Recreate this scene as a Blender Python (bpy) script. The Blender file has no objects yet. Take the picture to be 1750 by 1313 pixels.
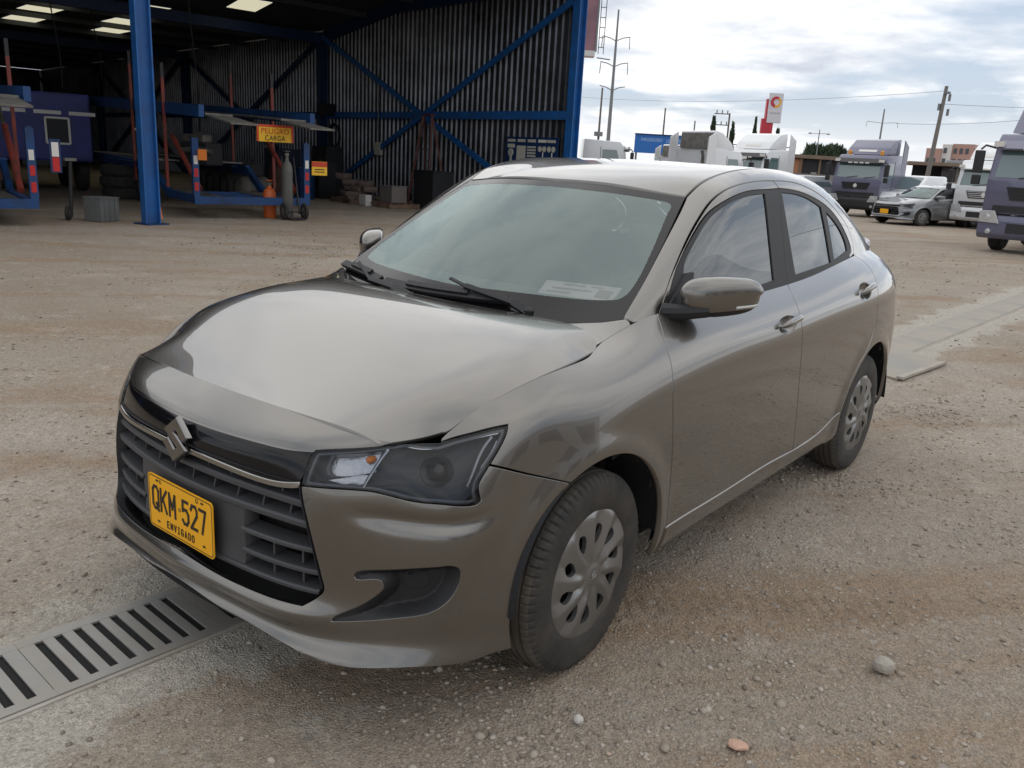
import bpy, bmesh, math, random
import numpy as np
from mathutils import Vector, Matrix, geometry
from math import radians, sin, cos, pi
random.seed(7); RNG = np.random.default_rng(7)
C = bpy.context.scene.collection
S = bpy.context.scene

# ------------------------------------------------------------------ camera
CAMX,CAMY,CAMZ=1.92731,2.03765,1.46990
CAMYAW,CAMPITCH,CAMROLL,CAMF=3.812820,0.260531,0.055882,1442.125
cam = bpy.data.cameras.new('camera'); co = bpy.data.objects.new('camera', cam); C.objects.link(co)
cam.sensor_width = 36; cam.lens = 36*CAMF/1750; cam.clip_start = .05; cam.clip_end = 6000
def cam_axes(yaw, pitch, roll):
    f = Vector((cos(yaw)*cos(pitch), sin(yaw)*cos(pitch), -sin(pitch)))
    r = f.cross(Vector((0,0,1))).normalized(); u = r.cross(f)
    return r*cos(roll)+u*sin(roll), u*cos(roll)-r*sin(roll), f
_r, _u, _f = cam_axes(CAMYAW, CAMPITCH, CAMROLL)
co.matrix_world = Matrix(((_r.x,_u.x,-_f.x,CAMX),(_r.y,_u.y,-_f.y,CAMY),(_r.z,_u.z,-_f.z,CAMZ),(0,0,0,1)))
S.camera = co

# ------------------------------------------------------------------ world
SUN_EL, SUN_AZ = 54, -155          # degrees; azimuth measured from +X towards +Y
w = bpy.data.worlds.new('World'); S.world = w; w.use_nodes = True
nt = w.node_tree; N = nt.nodes; LK = nt.links
for n in list(N): N.remove(n)
def nd(tree, t, **k):
    n = tree.nodes.new(t)
    for a, b in k.items():
        if a.startswith('i_'):
            key = a[2:]
            n.inputs[int(key) if key.isdigit() else key].default_value = b
        else: setattr(n, a, b)
    return n
def mth(tree, op, a, b=None, c=None, clamp=False):
    n = tree.nodes.new('ShaderNodeMath'); n.operation = op; n.use_clamp = clamp
    for i, v in enumerate((a, b, c)):
        if v is None: continue
        if isinstance(v, (int, float)): n.inputs[i].default_value = v
        else: tree.links.new(v, n.inputs[i])
    return n.outputs[0]
def ramp(tree, fac, stops, interp='LINEAR'):
    n = tree.nodes.new('ShaderNodeValToRGB'); n.color_ramp.interpolation = interp
    el = n.color_ramp.elements
    while len(el) < len(stops): el.new(.5)
    for e, (p, c) in zip(el, stops):
        e.position = p; e.color = c if len(c) == 4 else (*c, 1)
    tree.links.new(fac, n.inputs[0]); return n.outputs[0]
def mixc(tree, fac, a, b, mode='MIX'):
    n = tree.nodes.new('ShaderNodeMix'); n.data_type = 'RGBA'; n.blend_type = mode
    for s, v in ((0, fac), (6, a), (7, b)):
        if hasattr(v, 'links'): tree.links.new(v, n.inputs[s])
        elif isinstance(v, (int, float)): n.inputs[s].default_value = v if s == 0 else (v, v, v, 1)
        else: n.inputs[s].default_value = v if len(v) == 4 else (*v, 1)
    return n.outputs[2]
sky = nd(nt, 'ShaderNodeTexSky', sky_type='NISHITA'); sky.sun_disc = False
sky.sun_elevation = radians(SUN_EL); sky.sun_rotation = radians(90-SUN_AZ)
tc = nd(nt, 'ShaderNodeTexCoord'); sep = nd(nt, 'ShaderNodeSeparateXYZ'); LK.new(tc.outputs['Generated'], sep.inputs[0])
zz = mth(nt, 'ADD', mth(nt, 'MAXIMUM', sep.outputs[2], 0.0), .12)
cmb = nd(nt, 'ShaderNodeCombineXYZ')
LK.new(mth(nt, 'DIVIDE', sep.outputs[0], zz), cmb.inputs[0]); LK.new(mth(nt, 'DIVIDE', sep.outputs[1], zz), cmb.inputs[1])
cmb.inputs[2].default_value = 9.1
n1 = nd(nt, 'ShaderNodeTexNoise', i_Scale=.62, i_Detail=8.0, i_Roughness=.55, i_Distortion=.25); LK.new(cmb.outputs[0], n1.inputs['Vector'])
n2 = nd(nt, 'ShaderNodeTexNoise', i_Scale=1.7, i_Detail=7.0, i_Roughness=.6); LK.new(cmb.outputs[0], n2.inputs['Vector'])
cov = ramp(nt, n1.outputs[0], [(.43, (0,0,0)), (.53, (1,1,1))])
body = ramp(nt, n2.outputs[0], [(.30, (6.2,6.7,7.6)), (.45, (8.8,9.1,9.6)), (.58, (11.4,11.4,11.4))])
blue = mixc(nt, .75, sky.outputs[0], (5.4,6.25,7.6))
skyc = mixc(nt, cov, blue, body)
hz = ramp(nt, mth(nt, 'MAXIMUM', sep.outputs[2], 0.0), [(0.0, (.95,.95,.95)), (.07, (0,0,0))])
skyc = mixc(nt, hz, skyc, (9.8,9.95,10.2))
bg = nd(nt, 'ShaderNodeBackground', i_Strength=.1); LK.new(skyc, bg.inputs[0])
wo = nd(nt, 'ShaderNodeOutputWorld'); LK.new(bg.outputs[0], wo.inputs[0])

# ------------------------------------------------------------------ sun
sd = bpy.data.lights.new('sun', 'SUN'); so = bpy.data.objects.new('sun', sd); C.objects.link(so)
sd.energy = .65; sd.angle = radians(125); sd.color = (1, .965, .91)
d = Vector((cos(radians(SUN_AZ))*cos(radians(SUN_EL)), sin(radians(SUN_AZ))*cos(radians(SUN_EL)), sin(radians(SUN_EL))))
so.rotation_euler = d.to_track_quat('Z', 'Y').to_euler()
S.view_settings.view_transform = 'Standard'; S.view_settings.look = 'None'
S.view_settings.exposure = .08; S.view_settings.gamma = 1; S.view_settings.use_curve_mapping = False
S.cycles.max_bounces = 8; S.cycles.transparent_max_bounces = 16

# ------------------------------------------------------------------ materials
MATS = {}
def mat(name, col=(.5,.5,.5), rough=.5, metal=0, coat=0, coat_rough=.03, bump=None, var=None, emit=None, spec=None, dirt=None):
    """principled material. var = (scale, amount): value variation; bump = (scale, strength); dirt = (colour, scale, amount)"""
    m = bpy.data.materials.new(name); m.use_nodes = True; t = m.node_tree
    b = t.nodes['Principled BSDF']
    b.inputs['Base Color'].default_value = (*col, 1); b.inputs['Roughness'].default_value = rough; b.inputs['Metallic'].default_value = metal
    b.inputs['Coat Weight'].default_value = coat; b.inputs['Coat Roughness'].default_value = coat_rough
    if spec is not None: b.inputs['Specular IOR Level'].default_value = spec
    tcn = None
    def obj():
        nonlocal tcn
        if tcn is None: tcn = nd(t, 'ShaderNodeTexCoord').outputs['Object']
        return tcn
    src = None
    if var:
        n = nd(t, 'ShaderNodeTexNoise', i_Scale=var[0], i_Detail=6.0, i_Roughness=.6); t.links.new(obj(), n.inputs['Vector'])
        a = var[1]
        src = mixc(t, n.outputs[0], tuple(max(0, c*(1-a)) for c in col), tuple(c*(1+a) for c in col))
    if dirt:
        n = nd(t, 'ShaderNodeTexNoise', i_Scale=dirt[1], i_Detail=8.0, i_Roughness=.65); t.links.new(obj(), n.inputs['Vector'])
        f = ramp(t, n.outputs[0], [(.5-.12, (0,0,0)), (.5+.22, (dirt[2],)*3)])
        src = mixc(t, f, src if src is not None else col, dirt[0])
    if src is not None: t.links.new(src, b.inputs['Base Color'])
    if bump:
        n = nd(t, 'ShaderNodeTexNoise', i_Scale=bump[0], i_Detail=4.0); t.links.new(obj(), n.inputs['Vector'])
        bn = nd(t, 'ShaderNodeBump', i_Strength=bump[1], i_Distance=.01); t.links.new(n.outputs[0], bn.inputs['Height'])
        t.links.new(bn.outputs[0], b.inputs['Normal'])
    if emit:
        b.inputs['Emission Color'].default_value = (*emit[0], 1); b.inputs['Emission Strength'].default_value = emit[1]
    MATS[name] = m; return m
def glass(name, tint, ior=1.5, rough=.0, col=(1,1,1)):
    """thin sheet: Fresnel reflection over a tinted see-through pane"""
    m = bpy.data.materials.new(name); m.use_nodes = True; t = m.node_tree; t.nodes.clear()
    fr = nd(t, 'ShaderNodeFresnel', i_IOR=ior); gl = nd(t, 'ShaderNodeBsdfGlossy', i_Roughness=rough); tr = nd(t, 'ShaderNodeBsdfTransparent')
    gl.inputs[0].default_value = (*col, 1); tr.inputs[0].default_value = (*tint, 1); mx = nd(t, 'ShaderNodeMixShader'); o = nd(t, 'ShaderNodeOutputMaterial')
    t.links.new(fr.outputs[0], mx.inputs[0]); t.links.new(tr.outputs[0], mx.inputs[1]); t.links.new(gl.outputs[0], mx.inputs[2]); t.links.new(mx.outputs[0], o.inputs[0])
    MATS[name] = m; return m

# ------------------------------------------------------------------ object helpers
def link(name, me, parent=None, loc=None):
    o = bpy.data.objects.new(name, me); C.objects.link(o)
    if parent is not None:
        o.parent = parent; o.matrix_parent_inverse = PINV(parent)
    if loc is not None: o.location = loc
    return o
def world_of(o):
    m = Matrix.LocRotScale(o.location, o.rotation_euler, o.scale)
    return m if o.parent is None else world_of(o.parent) @ o.matrix_parent_inverse @ m
def PINV(p):
    return world_of(p).inverted() if getattr(p, 'get', None) and p.get('_abs') else Matrix()
def empty(name, label, cat, loc=(0,0,0), rz=0, group=None, absolute=False):
    o = bpy.data.objects.new(name, None); C.objects.link(o); o.location = loc; o.rotation_euler = (0,0,rz)
    o.empty_display_size = .2
    o['label'] = label; o['category'] = cat
    if group: o['group'] = group
    if absolute: o['_abs'] = 1
    return o
def tag(o, label=None, cat=None, group=None, kind=None):
    for k, v in (('label',label),('category',cat),('group',group),('kind',kind)):
        if v: o[k] = v
    return o
def mesh(name, verts, faces, m=None, smooth=False, normals=None):
    me = bpy.data.meshes.new(name); me.from_pydata([tuple(v) for v in verts], [], [tuple(f) for f in faces]); me.update()
    if m is not None: me.materials.append(m)
    if smooth or normals is not None: me.polygons.foreach_set('use_smooth', [True]*len(me.polygons))
    if normals is not None: me.normals_split_custom_set_from_vertices([tuple(n) for n in normals])
    return me
class MB:
    """collects simple shapes in one bmesh-like buffer, built as ONE mesh object"""
    def __init__(s): s.v = []; s.f = []
    def add(s, v, f):
        n = len(s.v); s.v += [tuple(p) for p in v]; s.f += [tuple(i+n for i in q) for q in f]; return s
    def box(s, c, d, rz=0, M=None):
        x, y, z = (k/2 for k in d); P = [Vector((a*x, b*y, e*z)) for a in (-1,1) for b in (-1,1) for e in (-1,1)]
        R = Matrix.Rotation(rz, 3, 'Z') if M is None else M
        return s.add([R @ p + Vector(c) for p in P], [(0,1,3,2),(4,6,7,5),(0,4,5,1),(2,3,7,6),(0,2,6,4),(1,5,7,3)])
    def bar(s, a, b, w, h=None, up=(0,0,1)):
        a, b = Vector(a), Vector(b); h = h or w; d = (b-a).normalized(); u = Vector(up)
        if abs(d.dot(u)) > .99: u = Vector((1,0,0))
        r = d.cross(u).normalized(); u = r.cross(d)
        P = [p + r*i*w/2 + u*j*h/2 for p in (a, b) for i, j in ((-1,-1),(1,-1),(1,1),(-1,1))]
        return s.add(P, [(0,1,2,3),(7,6,5,4),(0,4,5,1),(1,5,6,2),(2,6,7,3),(3,7,4,0)])
    def tube(s, pts, r, n=8, cap=True):
        pts = [Vector(p) for p in pts]; rr = r if isinstance(r, (list, tuple)) else [r]*len(pts); V = []; F = []
        prev = None
        for i, p in enumerate(pts):
            d = (pts[min(i+1, len(pts)-1)] - pts[max(i-1, 0)]).normalized()
            u = prev if prev is not None else (Vector((0,0,1)) if abs(d.z) < .95 else Vector((1,0,0)))
            a = d.cross(u).normalized(); u = a.cross(d).normalized(); prev = u
            V += [p + (a*cos(2*pi*k/n) + u*sin(2*pi*k/n))*rr[i] for k in range(n)]
        for i in range(len(pts)-1):
            for k in range(n): F.append((i*n+k, i*n+(k+1)%n, (i+1)*n+(k+1)%n, (i+1)*n+k))
        if cap: F += [tuple(range(n))[::-1], tuple(range((len(pts)-1)*n, len(pts)*n))]
        return s.add(V, F)
    def lathe(s, prof, c=(0,0,0), axis='z', n=24, cap=True):
        V = []; F = []
        for r, h in prof:
            for k in range(n):
                a = 2*pi*k/n; p = (r*cos(a), r*sin(a), h)
                V.append(Vector(p if axis == 'z' else (p[0], p[2], p[1]) if axis == 'y' else (p[2], p[0], p[1])) + Vector(c))
        for i in range(len(prof)-1):
            for k in range(n): F.append((i*n+k, i*n+(k+1)%n, (i+1)*n+(k+1)%n, (i+1)*n+k))
        if cap: F += [tuple(range(n))[::-1], tuple(range((len(prof)-1)*n, len(prof)*n))]
        return s.add(V, F)
    def prism(s, poly, h0, h1, fn):
        """extrude a 2-D polygon; fn(x, y, h) -> 3-D point"""
        n = len(poly); V = [fn(x, y, h) for h in (h0, h1) for x, y in poly]
        F = [tuple(range(n))[::-1], tuple(range(n, 2*n))] + [(k, (k+1)%n, n+(k+1)%n, n+k) for k in range(n)]
        return s.add(V, F)
    def build(s, name, m, parent=None, smooth=False, bevel=0):
        me = mesh(name, s.v, s.f, m)
        bm = bmesh.new(); bm.from_mesh(me)
        bmesh.ops.recalc_face_normals(bm, faces=bm.faces)
        if bevel: bmesh.ops.bevel(bm, geom=list(bm.edges), offset=bevel, segments=2, profile=.6, affect='EDGES', clamp_overlap=True)
        bm.to_mesh(me); bm.free()
        o = link(name, me, parent)
        if smooth:
            me.polygons.foreach_set('use_smooth', [True]*len(me.polygons))
            me.set_sharp_from_angle(angle=radians(smooth if smooth is not True else 35))
        return o
def text_mesh(name, txt, height, m, parent=None, width=None, bold=0):
    """flat lettering in the XZ plane facing -Y, centred on the origin; returned as mesh object"""
    cu = bpy.data.curves.new(name, 'FONT'); cu.body = txt; cu.size = 1; cu.extrude = 0; cu.offset = bold; cu.resolution_u = 3
    o = bpy.data.objects.new(name, cu); C.objects.link(o)
    dg = bpy.context.evaluated_depsgraph_get(); me = bpy.data.meshes.new_from_object(o.evaluated_get(dg)); bpy.data.objects.remove(o)
    n = len(me.vertices); a = np.zeros(n*3); me.vertices.foreach_get('co', a); a = a.reshape(-1, 3)
    lo, hi = a.min(0), a.max(0); sc = height/(hi[1]-lo[1]); sx = sc if width is None else width/(hi[0]-lo[0])
    b = np.c_[(a[:,0]-(lo[0]+hi[0])/2)*sx, np.zeros(n), (a[:,1]-(lo[1]+hi[1])/2)*sc]
    me.vertices.foreach_set('co', b.ravel()); me.materials.clear(); me.materials.append(m); me.update()
    return link(name, me, parent)
def copy_thing(o, label=None, parent=None):
    c = o.copy(); C.objects.link(c)
    if parent is not None: c.parent = parent
    if label: c['label'] = label
    for ch in list(o.children): copy_thing(ch, None, c)
    return c

# =================================================================== smooth body surfaces
def ncs(t):
    """matrix giving natural-spline second derivatives from knot values"""
    n=len(t);h=np.diff(t);A=np.eye(n);B=np.zeros((n,n))
    for i in range(1,n-1):
        A[i,i-1]=h[i-1]/6;A[i,i]=(h[i-1]+h[i])/3;A[i,i+1]=h[i]/6
        B[i,i-1]=1/h[i-1];B[i,i]=-1/h[i-1]-1/h[i];B[i,i+1]=1/h[i]
    return np.linalg.solve(A,B)
def basis(t,K,x):
    """rows of weights so that value(x)=W@knots"""
    x=np.asarray(x,float);n=len(t)
    i=np.clip(np.searchsorted(t,x)-1,0,n-2);h=t[i+1]-t[i]
    a=(t[i+1]-x)/h;b=1-a
    W=np.zeros((len(x),n));r=np.arange(len(x))
    W[r,i]+=a;W[r,i+1]+=b
    W+=((a**3-a)*h*h/6)[:,None]*K[i]+((b**3-b)*h*h/6)[:,None]*K[i+1]
    return W
class Grid:
    def __init__(s,P):
        s.P=np.asarray(P,float)
        du=np.linalg.norm(np.diff(s.P,axis=0),axis=2).mean(1);dv=np.linalg.norm(np.diff(s.P,axis=1),axis=2).mean(0)
        s.u=np.r_[0,np.cumsum(du)];s.v=np.r_[0,np.cumsum(dv)]
        s.Ku=ncs(s.u);s.Kv=ncs(s.v)
    def raw(s,uv):
        uv=np.atleast_2d(uv)
        return np.einsum('ni,nj,ijk->nk',basis(s.u,s.Ku,uv[:,0]),basis(s.v,s.Kv,uv[:,1]),s.P)
    def pos(s,uv): return s.raw(uv)
    def pn(s,uv,e=2e-3,flip=1):
        uv=np.atleast_2d(np.asarray(uv,float));p=s.pos(uv)
        a=s.pos(uv+[e,0])-s.pos(uv-[e,0]);b=s.pos(uv+[0,e])-s.pos(uv-[0,e])
        n=np.cross(a,b);n/=np.linalg.norm(n,axis=1)[:,None]+1e-12
        return p,n*flip
def X(x,rows): return [(x,y,z) for y,z in rows]
COLS=[
[(.70,0,.225),(.835,0,.258),(.812,0,.298),(.832,0,.338),(.81,0,.378),(.80,0,.49),(.797,0,.60),(.79,0,.675),(.768,0,.738),(.668,0,.82)],
[(.69,.22,.225),(.825,.22,.257),(.801,.22,.298),(.82,.22,.337),(.798,.22,.377),(.787,.22,.49),(.783,.22,.6),(.777,.22,.673),(.755,.22,.742),(.652,.26,.815)],
[(.68,.43,.215),(.79,.43,.248),(.768,.43,.29),(.783,.43,.332),(.763,.42,.374),(.755,.42,.49),(.752,.415,.6),(.742,.41,.668),(.712,.42,.748),(.622,.46,.803)],
[(.64,.55,.195),(.748,.55,.226),(.725,.54,.285),(.728,.54,.33),(.718,.535,.375),(.712,.53,.49),(.71,.525,.59),(.70,.525,.665),(.66,.54,.735),(.58,.595,.79)],
[(.56,.68,.185),(.655,.685,.213),(.632,.675,.28),(.628,.673,.33),(.625,.67,.38),(.62,.665,.485),(.615,.66,.575),(.605,.65,.65),(.57,.655,.72),(.50,.645,.79)],
[(.46,.765,.18),(.505,.79,.208),(.495,.785,.28),(.495,.785,.33),(.495,.785,.38),(.495,.78,.475),(.495,.772,.565),(.485,.758,.645),(.455,.735,.735),(.43,0.677,0.825)],
[(.33,.80,.18),(.345,.835,.212),(.345,.836,.28),(.345,.835,.335),(.345,.832,.40),(.345,.826,.50),(.345,.818,.59),(.34,.805,.68),(.33,.780,.792),(.315,0.717,0.869)],
X(.10,[(.79,.19),(.84,.235),(.852,.33),(.857,.44),(.858,.55),(.853,.65),(.840,.755),(.803,.855),(0.736,0.921)]),
X(-.2,[(.785,.195),(.838,.25),(.855,.35),(.861,.47),(.863,.59),(.86,.71),(.845,.825),(.79,.912),(.690,.955)]),
[(-.45,.785,.2),(-.45,.828,.255),(-.45,.845,.36),(-.45,.855,.49),(-.45,.861,.62),(-.45,.860,.75),(-.45,.842,.865),(-.44,.79,.95),(-.42,.715,1.01)],
X(-.8,[(.785,.2),(.822,.26),(.84,.36),(.852,.49),(.86,.63),(.863,.77),(.847,.885),(.805,.96),(.742,1.018)]),
X(-1.25,[(.785,.2),(.82,.26),(.838,.36),(.850,.49),(.860,.64),(.866,.79),(.850,.90),(.808,.97),(.745,1.025)]),
X(-1.7,[(.785,.2),(.82,.26),(.838,.36),(.852,.49),(.862,.64),(.867,.80),(.853,.915),(.81,.99),(.742,1.045)]),
X(-2.1,[(.785,.205),(.83,.26),(.848,.37),(.858,.5),(.866,.65),(.869,.81),(.855,.93),(.805,1.02),(.728,1.078)]),
X(-2.45,[(.785,.21),(.835,.27),(.856,.38),(.863,.51),(.867,.66),(.866,.82),(.850,.945),(.79,1.04),(.70,1.10)]),
X(-2.75,[(.77,.23),(.825,.29),(.842,.39),(.848,.52),(.850,.67),(.846,.82),(.825,.945),(.765,1.04),(.665,1.105)]),
[(-2.93,.72,.26),(-2.97,.775,.31),(-2.98,.79,.4),(-2.985,.795,.53),(-2.985,.795,.67),(-2.98,.788,.81),(-2.96,.765,.94),(-2.93,.71,1.035),(-2.9,.63,1.095)],
[(-3.08,.55,.27),(-3.13,.62,.32),(-3.145,.64,.42),(-3.15,.64,.54),(-3.15,.64,.68),(-3.14,.63,.81),(-3.11,.61,.93),(-3.07,.58,1.03),(-3.02,.52,1.085)],
[(-3.15,.0,.27),(-3.195,0,.32),(-3.2,0,.42),(-3.2,0,.55),(-3.2,0,.68),(-3.19,0,.81),(-3.17,0,.93),(-3.13,0,1.03),(-3.08,0,1.1)],
]
COLS=[c if len(c)==10 else c[:3]+[tuple(np.array(c[2])*.55+np.array(c[3])*.45)]+c[3:] for c in COLS]
class Belt(Grid):
    """lower body: wraps from the nose round the side to the tail"""
    ARCH=[((0.0,.305),.372),((-2.45,.31),.372)]
    def __init__(s):
        C=np.array(COLS,float);m=np.array([1,-1,1.])
        Grid.__init__(s,np.concatenate([C[:0:-1]*m,C]))
        s.u0=s.u[len(C)-1];s.nc=len(C)-1
    def pos(s,uv):
        p=s.raw(uv)
        # wheel-arch lips: a slight flare that fades away from the opening
        w=np.clip((abs(p[:,1])-.6)/.15,0,1)*np.sign(p[:,1])
        for (cx,cz),r in s.ARCH:
            d=np.hypot(p[:,0]-cx,p[:,2]-cz)-r
            f=.011/(1+np.exp((d-.045)/.013))*(p[:,2]>-1)
            p[:,1]+=f*w
        return p
class RBF:
    """smooth height field through scattered points"""
    def __init__(s,A,f,lam=0):
        s.A=np.asarray(A,float);n=len(s.A)
        D=np.linalg.norm(s.A[:,None]-s.A[None],axis=2)
        K=D**3+lam*np.eye(n);Q=np.c_[np.ones(n),s.A]
        Z=np.block([[K,Q],[Q.T,np.zeros((3,3))]])
        s.w=np.linalg.solve(Z,np.r_[f,np.zeros(3)])
    def __call__(s,a):
        a=np.atleast_2d(np.asarray(a,float));out=np.zeros(len(a))
        D=np.linalg.norm(a[:,None]-s.A[None],axis=2)
        return D**3@s.w[:-3]+s.w[-3]+a@s.w[-2:]
class Height:
    """surface given by one coordinate as function of the other two; axis = which coordinate is the height"""
    def __init__(s,pts,axis,lam=0,flip=1):
        pts=np.array(pts,float);s.ax=axis;s.o=[i for i in range(3) if i!=axis]
        s.f=RBF(pts[:,s.o],pts[:,axis],lam);s.flip=flip
    def pos(s,uv):
        uv=np.atleast_2d(np.asarray(uv,float));p=np.zeros((len(uv),3));p[:,s.o]=uv;p[:,s.ax]=s.f(uv);return p
    def pn(s,uv,e=2e-3):
        uv=np.atleast_2d(np.asarray(uv,float));p=s.pos(uv)
        n=np.zeros_like(p);n[:,s.ax]=1
        for k in range(2):
            d=np.zeros(2);d[k]=e;n[:,s.o[k]]=-(s.f(uv+d)-s.f(uv-d))/(2*e)
        return p,n/np.linalg.norm(n,axis=1)[:,None]
def sym(P): return [p for q in P for p in ([q] if abs(q[1])<1e-6 else [q,(q[0],-q[1],q[2])])]
class Spl:
    def __init__(s,pts):
        p=np.array(sorted(pts),float);s.t=p[:,0];s.v=p[:,1];s.K=ncs(s.t)
    def __call__(s,x): return basis(s.t,s.K,np.clip(x,s.t[0],s.t[-1]))@s.v
class Green(Height):
    """greenhouse side, y over (x,z): straight tumblehome that rolls over into the roof rail"""
    ax=1;o=[0,2]
    def __init__(s):
        E=[(-.35,.668,1.012),(-.55,.622,1.14),(-.75,.574,1.265),(-.93,.526,1.373),(-1.02,.527,1.416),(-1.12,.529,1.444),(-1.25,.533,1.467),(-1.52,.54,1.488),(-1.8,.544,1.480),(-2.05,.546,1.455),(-2.3,.549,1.402),(-2.52,.553,1.33),(-2.76,.57,1.225),(-3.0,.59,1.13)]
        s.zt=Spl([(e[0],e[2]) for e in E]);s.yt=Spl([(e[0],e[1]) for e in E])
        s.zb=Spl([(-.3,1.0),(-.5,1.012),(-.8,1.017),(-1.25,1.024),(-1.7,1.044),(-2.1,1.078),(-2.45,1.10),(-2.75,1.104),(-3.05,1.09)])
        s.yb=Spl([(-.3,.70),(-.5,.722),(-.8,.742),(-1.25,.746),(-1.7,.742),(-2.1,.728),(-2.45,.699),(-2.75,.662),(-3.05,.60)])
        s.k=Spl([(-.3,.26),(-.9,.25),(-1.4,.25),(-1.9,.262),(-2.3,.34),(-2.7,.42),(-3.05,.42)])
    def f(s,a):
        a=np.atleast_2d(np.asarray(a,float));x,z=a[:,0],a[:,1];zt=s.zt(x);L=lambda q:s.yb(x)-s.k(x)*(q-s.zb(x))
        return L(z)-(L(zt)-s.yt(x))*np.exp(-np.clip(zt-z,-.02,1)/.026)
GREEN=Green()
WIND=Height(sym([(-.35,.668,1.012),(-.55,.622,1.14),(-.75,.574,1.265),(-.93,.524,1.373),(-.19,0,.985),(-.22,.25,.985),(-.29,.5,.992),
(-.845,0,1.402),(-.87,.28,1.396),(-.50,0,1.212),(-.53,.3,1.205)]),0)
ROOF=Height(sym([(-.845,0,1.402),(-.87,.28,1.396),(-.93,.53,1.3705),(-.95,0,1.432),(-.97,.28,1.426),(-1.02,.527,1.416),(-1.08,0,1.459),(-1.12,.529,1.444),(-1.1,.28,1.455),(-1.25,.533,1.467),(-1.25,.28,1.477),(-1.25,0,1.482),
(-1.52,.54,1.486),(-1.52,.3,1.493),(-1.52,0,1.497),(-2.0,.546,1.460),(-2.0,.3,1.470),(-2.0,0,1.476),(-2.3,.549,1.400),(-2.3,0,1.42)]),2)
class Poly:
    """fair bonnet surface: flat middle that rolls off towards the wings"""
    ax=2;o=[0,1]
    K=np.array([0.933207, -0.126042, -0.035963, 0.043993, 0.005297, -0.024137, 0.00964, -0.091189, -0.115331])
    def f(s,a):
        a=np.atleast_2d(np.asarray(a,float));t=(a[:,0]-.2)/.45;q=abs(a[:,1])/.7
        return np.c_[np.ones_like(t),t,t**2,t**3,q**2,q**8,q**8*t,q**8*t**2,q**8*t**3]@s.K
    def pos(s,uv):
        uv=np.atleast_2d(np.asarray(uv,float));return np.c_[uv,s.f(uv)]
    pn=Height.pn
HOOD=Poly()

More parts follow.
